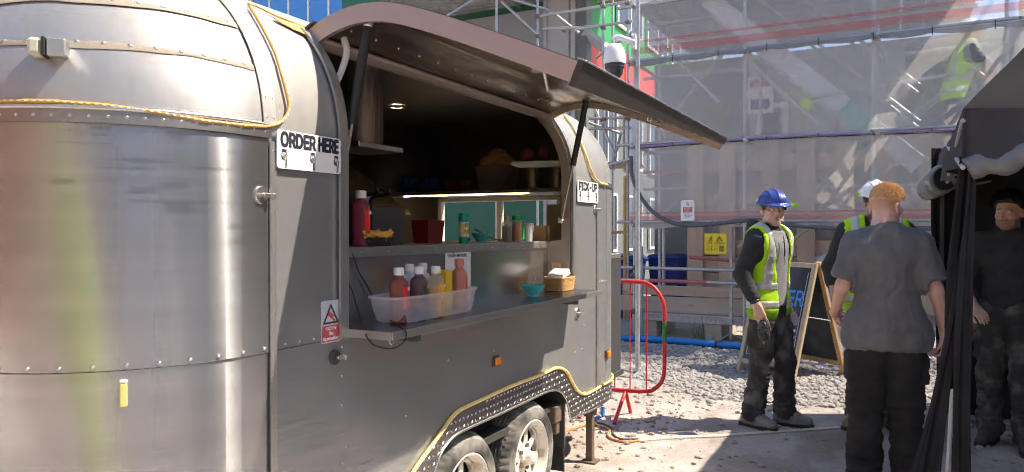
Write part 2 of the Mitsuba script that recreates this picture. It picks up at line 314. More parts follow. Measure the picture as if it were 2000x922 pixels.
# ================= ground
thing('ground', 'dusty pinkish concrete and trodden grit', None, kind='structure'); labels['ground'].pop('category', None)
g = 220.0
scene['ground'] = mikit.ply(TM([[-g, -g, 0], [g, -g, 0], [g, g, 0], [-g, g, 0]], [[0, 1, 2], [0, 2, 3]]), 'm_ground')
rng = np.random.default_rng(11)
ICO = trimesh.creation.icosphere(subdivisions=1, radius=1.0); OCT = trimesh.creation.icosahedron()
def pebbles(n, pos, smin_, smax_, seed, base=OCT, flat=0.6):
    r = np.random.default_rng(seed); vs, fs = [], []; B, Fc = np.array(base.vertices), np.array(base.faces)
    s = smin_ + (smax_ - smin_) * r.random(n) ** 2.6; an = r.random(n) * 2 * PI
    jit = 1 + 0.5 * (r.random((n, len(B))) - 0.5); V = B[None] * jit[..., None] * s[:, None, None] * np.stack([0.75 + 0.6 * r.random(n), 0.75 + 0.4 * r.random(n), flat * (0.7 + 0.6 * r.random(n))], 1)[:, None]
    c, sn = np.cos(an)[:, None], np.sin(an)[:, None]; X = V[..., 0] * c - V[..., 1] * sn; Y = V[..., 0] * sn + V[..., 1] * c
    tilt = (r.random(n) - 0.5)[:, None] * 0.9; Z = V[..., 2] + X * tilt * 0.5
    V = np.stack([X + pos[:, :1], Y + pos[:, 1:2], Z + (s * flat * 0.45)[:, None]], -1)
    return TM(V.reshape(-1, 3), (Fc[None] + (np.arange(n) * len(B))[:, None, None]).reshape(-1, 3))
P = np.stack([6.3 + 3.6 * rng.random(44000), -3.0 + 8.2 * rng.random(44000)], 1)
edge = 6.75 + 0.9 * (meshkit.fbm(np.c_[P * 1.3, P[:, :1] * 0], 3) - 0.5) + 0.16 * np.clip(P[:, 1] - 1.6, 0, 3)
P = P[(P[:, 0] > edge) | (rng.random(len(P)) < 0.06)]
put(None, 'gravel', pebbles(len(P), P, 0.008, 0.035, 5), 'm_stone'); labels['gravel'] = {'label': 'loose grey crushed stone between the concrete and the scaffold', 'category': 'gravel', 'kind': 'stuff'}
P = np.stack([2.6 + 4.6 * rng.random(1500), -1.5 + 5.2 * rng.random(1500)], 1)
P2 = np.stack([4.6 + 2.2 * rng.random(900), 1.5 + 1.8 * rng.random(900)], 1)
P = np.vstack([P, P2])
put(None, 'rubble', pebbles(len(P), P, 0.004, 0.026, 6), 'm_rubble'); labels['rubble'] = {'label': 'scattered chips and crumbs of stone on the dusty concrete', 'category': 'rubble', 'kind': 'stuff'}
# two little heaps by the trailer's jack leg
# ================= scaffold frame behind the netting
SC = thing('scaffold', 'galvanised tube and fitting scaffold with stair flights behind the debris netting', 'scaffold')
def pole(p, a, b, m='m_galv', r=0.0242, name='tube', n=10): return put(p, name, rod(a, b, r, n), m, 40)
def coupler(p, at):
    put(p, 'coupler', join([cbox(at, (0.075, 0.085, 0.07), 0.015), cbox(np.asarray(at) + V3(-0.045, 0.02, 0), (0.05, 0.03, 0.03), 0.006)]), 'm_clip')
XF, XB = 10.0, 11.25
std_y = [3.30, 1.78, 0.25, -1.25, -2.7]
for y in std_y:
    pole(SC, (XF, y, 0.02), (XF, y, 7.2), name='standard'); pole(SC, (XB, y, 0.02), (XB, y, 7.2), name='standard')
    put(SC, 'base_plate', cbox((XF, y, 0.012), (0.16, 0.16, 0.02), 0.004), 'm_clip')
yl, yr = 3.55, -3.0
for z in (1.62, 2.72, 3.9, 4.68):
    for x in (XF - 0.05, XB - 0.05): pole(SC, (x, yl, z), (x, yr, z), name='ledger')
    for y in std_y:
        pole(SC, (XF - 0.3, y - 0.05, z - 0.05), (XB + 0.3, y - 0.05, z - 0.05), name='transom'); coupler(SC, (XF - 0.01, y, z))
pole(SC, (XB - 0.05, yl, 2.15), (XB - 0.05, yr, 2.15), name='ledger'); pole(SC, (XB - 0.05, yl, 2.42), (XB - 0.05, 1.2, 2.42), 'm_galv_red', name='ledger')
for a, b in (((XB, 1.7, 3.8), (XB, 0.6, 2.6)), ((XF + .05, 1.75, 3.75), (XF + .05, 0.75, 2.72)), ((XB, 3.2, 3.2), (XB, 1.9, 4.65)), ((XB, 3.3, 1.7), (XB, 2.2, 2.7)), ((XF + .4, 3.2, 4.4), (XF + .4, 2.2, 3.3))): pole(SC, a, b, name='brace')
# stair flights: one rising to the right in front, one falling to the right above and behind
def flight(a, b, width, n, m='m_dirty_white', h=.12):
    a, b = np.asarray(a, float), np.asarray(b, float); d = b - a; L = np.linalg.norm(d); d /= L
    for k in (0, width):
        o = V3(k, 0, 0); M = frame(a + o, d, (0, 0, 1)); put(SC, 'stringer', tf(box(0, L, -0.018, 0.018, -h, h, 0.006), M), m)
    for i in range(1, n):
        c = a + (b - a) * i / n; put(SC, 'stair_tread', cbox(c + V3(width / 2, 0, 0.02), (width - 0.04, 0.22, 0.03), 0.006), 'm_galv')
    for hgt in (0.55, 1.0):
        for k in (0, width): pole(SC, a + V3(k, 0, hgt), b + V3(k, 0, hgt), r=0.02, name='stair_rail')
flight((10.30, 2.35, 4.75), (10.30, -0.25, 2.30), 0.62, 12)
flight((10.18, 1.9, 0.27), (10.18, -2.4, 3.68), 0.55, 16, h=.05, m='m_galv')
put(SC, 'stair_panel', tf(box(0, 0.55, -0.004, 0.004, -0.115, 0.115), frame((10.277, 0.60, 3.10), V3(0, -2.6, -2.45), (0, 0, 1))), 'm_galv_teal')
pole(SC, (10.05, 1.0, 3.20), (10.05, -2.4, 3.52), name='guard_rail'); pole(SC, (10.05, 0.95, 2.05), (10.05, -2.8, 2.05), name='guard_rail')
put(SC, 'tube_cap', lathe([(0, 0), (0.06, 0.0), (0.075, 0.02), (0.06, 0.05), (0, 0.05)], 16, (10.02, 1.02, 3.12), (-1, 0, 0)), 'm_lime')
for y, z in (): put(SC, 'tube_cap', lathe([(0, 0), (0.035, 0.0), (0.045, 0.02), (0.035, 0.05), (0, 0.05)], 12, (10.6, y, z), (-1, 0, 0)), 'm_lime')
# deck over the bay: steel sheets on beams
for i in range(14):
    y0 = 3.35 - i * 0.31
    put(SC, 'deck_board', join([box(10.0, 13.4, y0 - 0.30, y0, 4.735, 4.775), box(10.02, 13.38, y0 - 0.20, y0 - 0.10, 4.705, 4.733)]), 'm_grey_mid')
for x in (10.9, 12.1, 13.3): pole(SC, (x, 3.4, 4.67), (x, -1.0, 4.67), r=0.03, name='deck_bearer')
# timber hoarding planks behind the front standards
k = 0
HO = thing('timber_hoarding', 'weathered timber hoarding boards fixed behind the scaffold tubes', 'hoarding')
for y0, w, z1 in ((2.70, .225, 2.78), (2.25, .225, 2.72), (1.66, .225, 2.75), (1.20, .23, 2.80), (.72, .23, 2.70), (.24, .23, 2.70), (-.25, .23, 2.70), (-.75, .23, 2.66), (-1.2, .23, 2.66), (-1.7, .23, 2.66)):
    put(HO, 'plank', box(10.62, 10.66, y0 - w, y0, 0.42, z1, 0.004), f'm_plank_v{k % 3}'); k += 1
for z0 in (0.42, 0.66, 0.90, 1.14, 1.38, 1.62, 1.86, 2.10, 2.34):
    if z0 < 1.3 or z0 in (1.62, 1.86, 2.34): put(HO, 'plank', box(10.70, 10.74, 2.72, -2.8, z0, z0 + 0.225, 0.004), f'm_plank_h{k % 3}'); k += 1
for z0, h, x in ((0.335, .225, 10.12), (0.57, .14, 10.2)):
    put(HO, 'plank', box(x, x + 0.045, 3.55, 1.35, z0, z0 + h, 0.005), f'm_plank_h{k % 3}'); k += 1
put(HO, 'backing_sheet', box(10.80, 10.83, 2.75, -2.8, 0.35, 2.8), 'm_grey_clad')
put(HO, 'steel_beam', join([box(9.98, 10.10, 3.35, -2.8, 0.32, 0.333), box(10.035, 10.045, 3.35, -2.8, 0.245, 0.32), box(9.98, 10.10, 3.35, -2.8, 0.232, 0.245)]), 'm_galv')
for y in (3.2, 2.3, 0.9, -0.6): put(HO, 'sleeper', box(10.0, 11.0, y, y - 0.22, 0.0, 0.228, 0.01), 'm_plank_h2')
# long tubes low in front, with the corner ladder beam
pole(SC, (9.93, 3.72, 0.97), (9.93, 1.30, 0.97), name='ledger'); pole(SC, (9.88, 3.95, 0.80), (9.88, 1.30, 0.80), name='ledger')
put(SC, 'painted_band', rod((9.88, 3.05, 0.80), (9.88, 2.25, 0.80), 0.0258), 'm_galv_red', 40)
pole(SC, (10.30, 2.6, 1.12), (10.30, 1.4, 1.04), 'm_galv_red', name='ledger')
pole(SC, (9.86, 3.16, 0.02), (9.86, 3.16, 1.28), r=0.03, name='standard')
for at in ((9.9, 3.25, 0.97), (9.9, 3.2, 0.80), (9.97, 3.3, 0.86), (9.95, 3.3, 0.35)): coupler(SC, at)
pole(SC, (10.25, 2.95, 0.02), (10.25, 2.95, 1.6), name='standard')
# netting
rn = np.random.default_rng(3)
def net_strip(y0, y1, z0, z1, x=9.94, amp=0.055, bot=None, m='m_net', name='net_panel'):
    ys, zs = np.linspace(y0, y1, 70), np.linspace(0, 1, 22); P = np.zeros((70, 22, 3))
    for i, y in enumerate(ys):
        za = z0 + (bot(y) if bot else 0); P[i, :, 1] = y; P[i, :, 2] = za + (z1 - za) * zs
    n = meshkit.fbm(np.stack([P[..., 1] * 2.8, P[..., 2] * 1.5, P[..., 1] * 0 + z0], -1), 3) - 0.5
    P[..., 0] = x + amp * 2 * n * np.sin(PI * zs)[None]
    return put(DN, name, sheet(P), m, True)
DN = thing('debris_netting', 'pale translucent debris netting tied over the scaffold, red stripes along its hems', 'netting')
hem = lambda y: -0.05 + 0.05 * abs(math.sin(y * 1.9 + 0.4))
net_strip(3.36, -2.9, 1.56, 2.70, bot=hem); net_strip(3.34, -2.9, 2.66, 3.86); net_strip(3.33, -2.9, 3.84, 6.3, amp=0.05)
net_strip(3.36, -2.9, 1.64, 1.70, x=9.925, amp=0.02, m='m_net_red', name='red_stripe'); net_strip(3.36, -2.9, 1.73, 1.755, x=9.925, amp=0.02, m='m_net_red', name='red_stripe')
net_strip(3.33, -2.9, 3.98, 4.08, x=9.925, amp=0.03, m='m_net_red', name='red_stripe'); net_strip(3.33, -2.9, 4.14, 4.18, x=9.925, amp=0.03, m='m_net_red', name='red_stripe')
def fold(z, sag, r, m, yy0=3.35, yy1=-2.9):
    ys = np.linspace(yy0, yy1, 90); ph = (ys - yy0) / 0.62; P = np.stack([9.91 + 0 * ys, ys, z + sag * np.sin(PI * (ph % 1)) * -1 + 0.02 * np.sin(ys * 1.1)], 1)
    put(DN, 'rolled_hem', tube(P, r * (0.55 + 0.45 * np.abs(np.sin(PI * ph))), 8), m, True)
    for j in range(int((yy0 - yy1) / 0.62)):
        y = yy0 - 0.62 * j; put(DN, 'cable_tie', cbox((9.89, y, z + 0.02 * math.sin(y * 1.1)), (0.012, 0.008, 2.6 * r), 0), 'm_black')
fold(3.86, 0.012, 0.040, 'm_net_fold'); fold(2.69, 0.004, 0.016, 'm_purple'); fold(2.665, 0.004, 0.008, 'm_black')
# the thick black hose swagged along the netting
P = spline([at_x(1232, 305, 9.86), at_x(1236, 350, 9.86), at_x(1262, 400, 9.86), at_x(1300, 430, 9.86), at_x(1345, 440, 9.86), at_x(1400, 437, 9.86), at_x(1470, 430, 9.86), at_x(1540, 439, 9.86), at_x(1640, 446, 9.86), at_x(1830, 446, 9.86)], 8)
solo('hose', tube(P, 0.028, 10), 'm_cable_grey', 'thick black hose swagged along the bottom of the netting', 'hose', True)
# board notice, tags
def notice():
    c = at_x(1343, 411, 9.87); w, h = 0.185, 0.28; y0, z0 = c[1] + w / 2, c[2] - h / 2; X = c[0]
    t = thing('notice', 'small white notice with a red panel hung on the netting', 'sign')
    put(t, 'board', face_x(extr(rrect(w, h, 0.012), 0.004), X, y0, z0), 'm_sign_white')
    put(t, 'red_panel', face_x(extr(sbox(0.03, 0.11, w - 0.03, 0.185), 0.0015), X - 0.004, y0, z0), 'm_sign_red')
    put(t, 'symbol', face_x(extr(Point(w / 2, 0.225).buffer(0.024).difference(Point(w / 2, 0.225).buffer(0.017)).union(LineString([(w/2-.015, .24), (w/2+.015, .21)]).buffer(0.004)), 0.0015), X - 0.004, y0, z0), 'm_sign_red')
    for i, s in enumerate(('No smoking', 'permitted', 'on this site')):
        put(t, 'lettering', face_x(text(s, 0.013, None), X - 0.0055, y0 - 0.045, z0 + 0.165 - i * 0.022), 'm_sign_white')
    for i, s in enumerate(('Please use', 'the designated', 'smoking area')):
        put(t, 'lettering', face_x(text(s, 0.011), X - 0.004, y0 - 0.045, z0 + 0.085 - i * 0.02), 'm_ink')
notice()
def tag(u, v, xx, lab):
    c = at_x(u, v, xx); w, h = 0.185, 0.27; y0, z0 = c[1] + w / 2, c[2] - h / 2
    t = thing('warning_tag', lab, 'tag')
    put(t, 'card', face_x(extr(rrect(w, h, 0.008), 0.003), xx, y0, z0), 'm_yellow_tag')
    tri = Polygon([(w/2 - .045, .165), (w/2 + .045, .165), (w/2, .24)]); put(t, 'symbol', face_x(extr(tri.difference(tri.buffer(-0.011)).union(sbox(w/2-.004, .185, w/2+.004, .21)).union(sbox(w/2-.004, .176, w/2+.004, .182)), 0.0015), xx - 0.0035, y0, z0), 'm_ink')
    put(t, 'lettering', face_x(text('WARNING', 0.02, 0.13), xx - 0.0035, y0 - 0.028, z0 + 0.132), 'm_ink')
    put(t, 'table', face_x(extr(shapely.union_all([sbox(0.09 + 0.014 * i, 0.03, 0.098 + 0.014 * i, 0.11) for i in range(5)] + [sbox(0.02, 0.105 - 0.017 * i, 0.075, 0.109 - 0.017 * i) for i in range(5)]), 0.0015), xx - 0.0035, y0, z0), 'm_ink')
    put(t, 'string', rod((xx - .002, c[1], z0 + h), (xx + .02, c[1] - .01, z0 + h + .17), 0.0025, 5), 'm_black')
tag(1390, 476, 9.84, 'yellow warning tag on the left, half covered by another tag'); tag(1405, 476, 9.81, 'yellow warning tag on the right, hung in front of another tag')
# ================= grey building front with the white door, behind the stair
GB = thing('grey_building', 'dark grey panelled building front with a white door frame behind the scaffold', 'building')
put(GB, 'wall', box(13.6, 13.9, 2.35, -7.5, 0, 4.65), 'm_grey_clad')
put(GB, 'wall', box(13.62, 13.9, 4.1, 2.36, 0, 4.65), 'm_charcoal')
y0 = at_x(1478, 200, 13.5)[1]; y1 = at_x(1538, 200, 13.5)[1]
put(GB, 'door', join([box(13.5, 13.58, y0, y1, 0, 3.75, 0.01), box(13.47, 13.498, y0 - .08, y1 + .08, 0.2, 2.3, 0.006), box(13.47, 13.498, y0 - .08, y1 + .08, 2.4, 2.95, 0.006)]), 'm_white_paint')
put(GB, 'pane', box(13.46, 13.498, y0 - .1, y1 + .12, 3.05, 3.65), 'm_dark_glass')
for i in range(9): put(GB, 'cladding_panel', box(13.56, 13.598, 1.9 - i * 1.02, 0.9 - i * 1.02, 0.1, 4.5, 0.01), 'm_charcoal' if i > 1 else 'm_grey_clad')
sg = thing('door_notice', 'white notice with red and blue bands on the white door', 'sign')
c = at_x(1484, 183, 13.44)
put(sg, 'board', box(13.455, 13.465, c[1] + .22, c[1] - .22, c[2] - .35, c[2] + .30), 'm_sign_white')
put(sg, 'red_band', box(13.450, 13.4545, c[1] + .18, c[1] - .18, c[2] + .12, c[2] + .25), 'm_sign_red'); put(sg, 'blue_band', box(13.450, 13.4545, c[1] + .16, c[1] - .16, c[2] - .28, c[2] - .10), 'm_bin_blue')
# ================= the gateway to the left of the netting
GR = thing('green_building', 'green clad building with a red band and white framed windows', 'building')
GY = 5.8
def gpanel(name, xa, xb, za, zb, m, dy=0.0, th=0.25): put(GR, name, box(xa, xb, GY + dy, GY + th, za, zb, 0.01), m)
gpanel('wall', 14.4, 26, 0, 4.9, 'm_charcoal', 0.02)
gpanel('wall', 14.4, 26, 5.75, 9.5, 'm_green_clad', 0.02)
for i in range(5): put(GR, 'red_panel', box(14.4 + 2.3 * i, 16.64 + 2.3 * i, GY - 0.06, GY + 0.2, 4.92, 5.73, 0.02), 'm_red_clad')
for i in range(5):
    xa = 16.2 + 2.3 * i
    for za in (6.3,): 
        w = put(GR, 'window', join([box(xa, xa + 1.9, GY - 0.05, GY, za, za + 0.07), box(xa, xa + 1.9, GY - 0.05, GY, za + 1.7, za + 1.77), box(xa, xa + .07, GY - 0.05, GY, za + .071, za + 1.699), box(xa + .92, xa + .99, GY - 0.05, GY, za + .071, za + 1.699), box(xa + 1.83, xa + 1.9, GY - 0.05, GY, za + .071, za + 1.699)]), 'm_white_paint')
        put(w, 'pane', box(xa + .05, xa + 1.85, GY - 0.02, GY + .01, za + .05, za + 1.72), 'm_dark_glass')
for i in range(6):
    xa = 14.9 + 1.9 * i
    for za in (1.0, 3.0):
        w = put(GR, 'window', join([box(xa, xa + 1.3, GY - 0.05, GY, za, za + 0.06), box(xa, xa + 1.3, GY - 0.05, GY, za + 1.3, za + 1.36), box(xa, xa + .06, GY - 0.05, GY, za + .061, za + 1.299), box(xa + .62, xa + .68, GY - 0.05, GY, za + .061, za + 1.299), box(xa + 1.24, xa + 1.3, GY - 0.05, GY, za + .061, za + 1.299)]), 'm_white_paint')
        put(w, 'pane', box(xa + .03, xa + 1.27, GY - 0.02, GY + .01, za + .03, za + 1.33), 'm_dark_glass')
put(GR, 'corner_post', box(14.1, 14.38, GY - 0.1, GY + 0.3, 0, 9.5), 'm_charcoal'); put(GR, 'wall', box(14.4, 14.7, GY + .3, 12.5, 0, 9.5), 'm_dark_green')
# steel gantry with a corrugated deck, high on the left
GA = thing('gantry_scaffold', 'scaffold gantry with a corrugated steel deck above the trailer', 'scaffold')
for i in range(22):
    xa = 10.9 + 0.2 * i; put(GA, 'deck_rib', join([box(xa, xa + 0.19, 4.6, 9.9, 6.55, 6.57), box(xa + .05, xa + .13, 4.6, 9.9, 6.50, 6.548)]), 'm_galv')
for y in (4.8, 7.4, 9.8): pole(GA, (10.8, y, 6.46), (15.4, y, 6.46), r=0.03, name='bearer')
for (u, dd, z1) in ((970, 13.2, 7.5), (1050, 13.0, 7.5), (1102, 15.5, 7.5), (1178, 12.2, 7.5), (1196, 14.2, 7.2), (1226, 12.0, 7.5)):
    p = at_d(u, 450, dd); pole(GA, (p[0], p[1], 0.02), (p[0], p[1], z1), name='standard')
def gtube(u0, v0, d0, u1, v1, d1, m='m_galv', name='ledger', r=0.0242): pole(GA, at_d(u0, v0, d0), at_d(u1, v1, d1), m, r, name)
gtube(1000, 0, 13, 1078, 22, 13.0); gtube(1052, 33, 12.9, 1245, 2, 12.0); gtube(1060, 31, 12.88, 1080, 28, 12.85, 'm_galv_teal', 'painted_band', 0.0262); gtube(1125, 22, 12.6, 1170, 14, 12.5, 'm_galv_ochre', 'painted_band', 0.0262)
gtube(980, 5, 13.3, 1055, 72, 13.1, name='brace'); gtube(925, 0, 13.3, 870, 34, 13.2, name='brace'); gtube(1085, 30, 13, 1130, 65, 13, name='brace'); gtube(1060, 58, 13, 1160, 53, 12.4); gtube(1125, 58, 12.6, 1235, 42, 12.0)
gtube(1162, 115, 12, 1238, 60, 12, name='brace')
for v in (232, 252): gtube(1150, v, 12.2, 1235, v - 2, 12.0)
gtube(1160, 210, 12.2, 1200, 300, 12.1, name='brace'); gtube(1180, 325, 12.2, 1240, 308, 11.8); gtube(1150, 240, 13, 1215, 262, 13, name='brace'); gtube(1195, 330, 12.2, 1212, 262, 12.4, name='brace')
gtube(1185, 455, 12, 1224, 453, 12, 'm_galv_ochre'); gtube(1185, 506, 12, 1224, 505, 12, 'm_galv_ochre'); p = at_d(1220, 455, 12); pole(GA, (p[0], p[1], .02), (p[0], p[1], 2.4), 'm_galv_ochre', name='standard')
for u, v, d in ((1050, 33, 12.9), (1178, 14, 12.2), (1178, 55, 12.2), (1226, 8, 12), (1226, 44, 12), (1102, 60, 13), (1226, 232, 12), (1178, 233, 12.1), (1050, 72, 13)): coupler(GA, at_d(u, v, d))
put(GA, 'deck_board', box(11.6, 12.6, 4.0, 4.9, 2.62, 2.66), 'm_plank_h1')
# grey steel portal
SP = thing('steel_portal', 'dark grey steel box column and beam of the gateway', 'portal')
a, b = at_d(1062, 60, 15.6), at_d(1140, 60, 15.6)
put(SP, 'column', join([box(a[0], a[0] + .3, a[1], b[1], 0, 6.45, 0.01), box(a[0] - .04, a[0] - .002, b[1] + .12, b[1] + .02, 0, 6.4), box(a[0] - .04, a[0] - .002, b[1] + .75, b[1] + .68, 0, 6.4)]), 'm_grey_clad')
put(SP, 'beam', box(a[0] + .1, a[0] + .5, a[1] + 6, a[1] + .01, 5.2, 6.3, 0.01), 'm_grey_mid')
put(SP, 'brace', rod(at_d(1140, 62, 15.2), at_d(1200, 110, 15.2), 0.12, 4), 'm_grey_clad')
# blue glass tower and green hoarding behind the trailer
BT = thing('glass_tower', 'tall building with bright blue glass panes behind the trailer roof', 'building')
put(BT, 'core', box(23.2, 36, 12.8, 40, 0, 22), 'm_grey_clad')
for i in range(24):
    ya = 12.9 + i * 1.12
    for za in np.arange(6.5, 17, 2.6): put(BT, 'pane', box(23.08, 23.2, ya + .06, ya + 1.06, za + .05, za + 2.5, 0.01), 'm_blue_glass')
put(BT, 'mullion', join([box(23.04, 23.16, 12.9 + i * 1.12 - .04, 12.9 + i * 1.12 + .04, 6, 17) for i in range(25)]), 'm_white_paint', kind='stuff')
GH = thing('green_cabin', 'dark green site cabin seen through the rear window of the trailer', 'cabin')
put(GH, 'wall', box(15.5, 15.7, 6.6, 13, 0, 4.2), 'm_dark_green')
for i in range(9): put(GH, 'panel', box(15.44, 15.49, 6.7 + i * .7, 7.28 + i * .7, 0.1, 4.1, 0.01), 'm_dark_green')
put(GH, 'window', box(15.40, 15.435, 8.2, 8.7, 1.3, 2.0), 'm_off_white')
# added out of view: guessed terrace and walls for the polished metal to mirror
BR = thing('added_brick_terrace', 'red brick terrace added out of view for the trailer nose to mirror', 'building')
put(BR, 'wall', box(-9, -8.6, 1.2, 18, 0, 7), 'm_brick_far')
put(BR, 'added_wall', box(-9, 1.2, -7.9, -7.5, 0, 6.0), 'm_off_white'); put(BR, 'added_wall', box(1.21, 20, -9.4, -9, 0, 6.0), 'm_grey_clad'); put(BR, 'added_wall', box(-9, -8.6, -7.49, 1.19, 0, 5.5), 'm_tan_wall')  # unseen walls added for mirrored tones; the pale one also shades the mirrored ground
for i in range(6):
    w = put(BR, 'window', box(-8.6, -8.55, 2 + 3 * i, 3.4 + 3 * i, 1, 2.6), 'm_white_paint'); put(w, 'pane', box(-8.55, -8.53, 2.1 + 3 * i, 3.3 + 3 * i, 1.1, 2.5), 'm_dark_glass')
# bins
def bin_(u, v, d, lab, s=1.0):
    p = at_d(u, v, d); t = thing('wheelie_bin', lab, 'bin'); o = V3(p[0], p[1], 0)
    P = [(sx * w + 0.0, sy * w * 0.9, z) for z, w in ((0.06, .24), (0.98, .30)) for sx in (-1, 1) for sy in (-1, 1)]
    put(t, 'body', mv(hull(P), o), 'm_bin_blue')
    put(t, 'rim', mv(box(-.33, .33, -.30, .30, .955, 1.0, .015), o), 'm_bin_blue')
    put(t, 'lid', mv(hull([(-.34, -.31, 1.005), (.34, -.31, 1.005), (-.34, .31, 1.005), (.34, .31, 1.005), (-.3, -.24, 1.07), (.28, -.24, 1.07), (-.3, .24, 1.07), (.28, .24, 1.07)]), o), 'm_bin_blue')
    for s_ in (-1, 1): put(t, 'wheel', mv(lathe([(0, -.03), (.09, -.03), (.1, 0), (.09, .03), (0, .03)], 16, (.2, s_ * .27, .1), (0, 1, 0)), o), 'm_rubber')
bin_(1222, 520, 12.6, 'dark blue wheelie bin beside the trailer end, nearer the red barrier'); bin_(1304, 520, 13.2, 'dark blue wheelie bin standing further back, beside the timber hoarding')
bin_(1196, 520, 13.5, 'dark blue wheelie bin mostly hidden behind the trailer end')
# CCTV camera
def cctv():
    t = thing('security_camera', 'white dome security camera on a wall bracket above the hatch', 'camera'); D = 7.6
    top = at_d(1206, 72, D); c = at_d(1200, 118, D); k = D / FOC
    put(t, 'dome_housing', lathe([(0.0, 42 * k), (.008, 41 * k), (12 * k, 38 * k), (17.5 * k, 31 * k), (20.5 * k, 21 * k), (22 * k, 5 * k), (21.5 * k, 0), (0, 0)], 28, c - V3(0, 0, 8 * k)), 'm_white_paint', 40)
    put(t, 'lens_ring', lathe([(0, 0), (19 * k, 0), (19 * k, -7 * k), (0, -7 * k)], 28, c - V3(0, 0, 8.5 * k)), 'm_dark_metal', 40)
    put(t, 'lens_dome', lathe([(17 * k, 0), (17 * k, -4 * k), (15.5 * k, -12 * k), (10 * k, -19 * k), (0, -22 * k)], 24, c - V3(0, 0, 15.6 * k)), 'm_black_gloss', True)
    put(t, 'arm', tube(spline([c + V3(0, 0, 42 * k), at_d(1198, 74, D), at_d(1207, 72, D), at_d(1237, 80, D)], 5), [9*k]*16, 10) if False else join([tube(spline([c + V3(0, 0, 40 * k), at_d(1199, 78, D), at_d(1207, 74, D), at_d(1222, 79, D), at_d(1238, 83, D)], 5), 6.5 * k, 12)]), 'm_white_paint', True)
    p = at_d(1240, 83, D); put(t, 'mounting_plate', cbox(p, (0.06, .03, 30 * k), .005), 'm_white_paint')
    pole(t, V3(p[0] + .03, p[1] - .02, 0.0), V3(p[0] + .03, p[1] - .02, 4.3), name='post')
cctv()
# blue water pipe on the ground
P = spline([at_z(1150, 655, .055), at_z(1190, 659, .055), at_z(1300, 665, .055), at_z(1440, 676, .055), at_z(1560, 686, .055), at_z(1640, 692, .055), at_z(1760, 704, .055)], 8)
bp = thing('water_pipe', 'bright blue plastic water pipe lying along the gravel edge', 'pipe'); put(bp, 'pipe', tube(P, 0.042, 14), 'm_blue_pipe', True)
for u, v in ((1405, 673), (1610, 690)): q = at_z(u, v, .055); put(bp, 'joint', rod(q - V3(0, .05, 0), q + V3(0, .05, 0), 0.047, 14), 'm_dark_metal', 40)

# two more made-up things, added out of view only as streaks in the nose
lo_ = V3(-2.0, .36, 0); t = thing('added_lime_box', 'lime green box added out of view for the green streak in the nose', 'locker'); M = frame(lo_, V3(.30, .95, 0), (0, 0, 1))  # made-up box, placed to give the nose its lime reflection
put(t, 'body', tf(box(-.36, .36, -.35, .35, .08, 1.62, .02), M), 'm_lime'); put(t, 'lid', tf(box(-.38, .38, -.37, .37, 1.622, 1.70, .02), M), 'm_lime'); put(t, 'handle', tf(box(-.12, .12, -.38, -.352, 1.1, 1.14, .005), M), 'm_dark_metal')
t = thing('added_dark_stall', 'dark covered stall added out of view for a dark band in the nose', 'stall')  # made-up stall, placed to darken the mirrored side of the nose
put(t, 'counter', box(2.1, 5.0, -3.9, -3.2, .02, 1.05, .02), 'm_charcoal'); put(t, 'roof', box(1.9, 5.2, -5.6, -3.0, 2.2, 2.28, .02), 'm_charcoal'); put(t, 'back_wall', box(2.1, 5.0, -5.5, -5.45, .02, 2.19), 'm_charcoal')
for x in (2.12, 4.95):
    for y in (-3.15, -5.4): put(t, 'leg', box(x - .03, x + .03, y - .03, y + .03, 0, 2.19, .004), 'm_dark_metal')
# ================= the food trailer: a rounded aluminium shell
TR = thing('food_trailer', 'silver riveted aluminium food trailer with its side hatch propped open', 'trailer')
YS, RC, ZB = 1.68, 0.55, 1.80                 # near side, corner radius, belt height
X0, X1, YF = 1.00, 5.05, 3.88                 # front end, rear end, far side
OA, OB = 1.943, 3.917                         # serving opening
SEG = [2.95, RC * PI / 2, 1.10, RC * PI / 2, 2.95, RC * PI / 2, 1.10, RC * PI / 2]
CORN = [(1.55, 2.23, 180), (1.55, 3.33, 90), (4.5, 3.33, 0), (4.5, 2.23, -90)]
def plan(q):
    """Distance along the outline from the near rear corner, forwards -> point and outward normal."""
    q = np.mod(np.asarray(q, float), sum(SEG)); p = np.zeros(q.shape + (2,)); n = np.zeros(q.shape + (2,)); a = 0
    st = [((4.5, YS), (-1, 0), (0, -1)), None, ((X0, 2.23), (0, 1), (-1, 0)), None, ((1.55, YF), (1, 0), (0, 1)), None, ((X1, 3.33), (0, -1), (1, 0)), None]
    cs = {1: (1.55, 2.23, -90), 3: (1.55, 3.33, 180), 5: (4.5, 3.33, 90), 7: (4.5, 2.23, 0)}
    for i, L in enumerate(SEG):
        m = (q >= a - 1e-9) & (q <= a + L + 1e-9); t = q[m] - a
        if i in cs:
            cx, cy, d0 = cs[i]; an = np.radians(d0) - t / RC; nn = np.stack([np.cos(an), np.sin(an)], -1); p[m] = V3(cx, cy) + RC * nn; n[m] = nn
        else:
            o, d, nn = st[i]; p[m] = V3(*o) + t[:, None] * V3(*d); n[m] = V3(*nn)
        a += L
    return p, n
def shell(q, h, off=0.0):
    """h below ZB is a height; above it, ZB + arc length over the roof's shoulder and crown."""
    q, h = np.broadcast_arrays(np.asarray(q, float), np.asarray(h, float)); p, n = plan(q); a = np.clip((h - ZB) / RC, 0, PI / 2); ex = np.maximum(h - ZB - RC * PI / 2, 0)
    ins = RC * (1 - np.cos(a)) + ex; z = np.where(h < ZB, h, ZB + RC * np.sin(a) + 0.06 * ex); r = RC
    out = np.cos(a) * off
    return np.concatenate([p - n * (np.minimum(ins, RC) - out)[..., None], (z + np.sin(a) * off)[..., None]], -1)
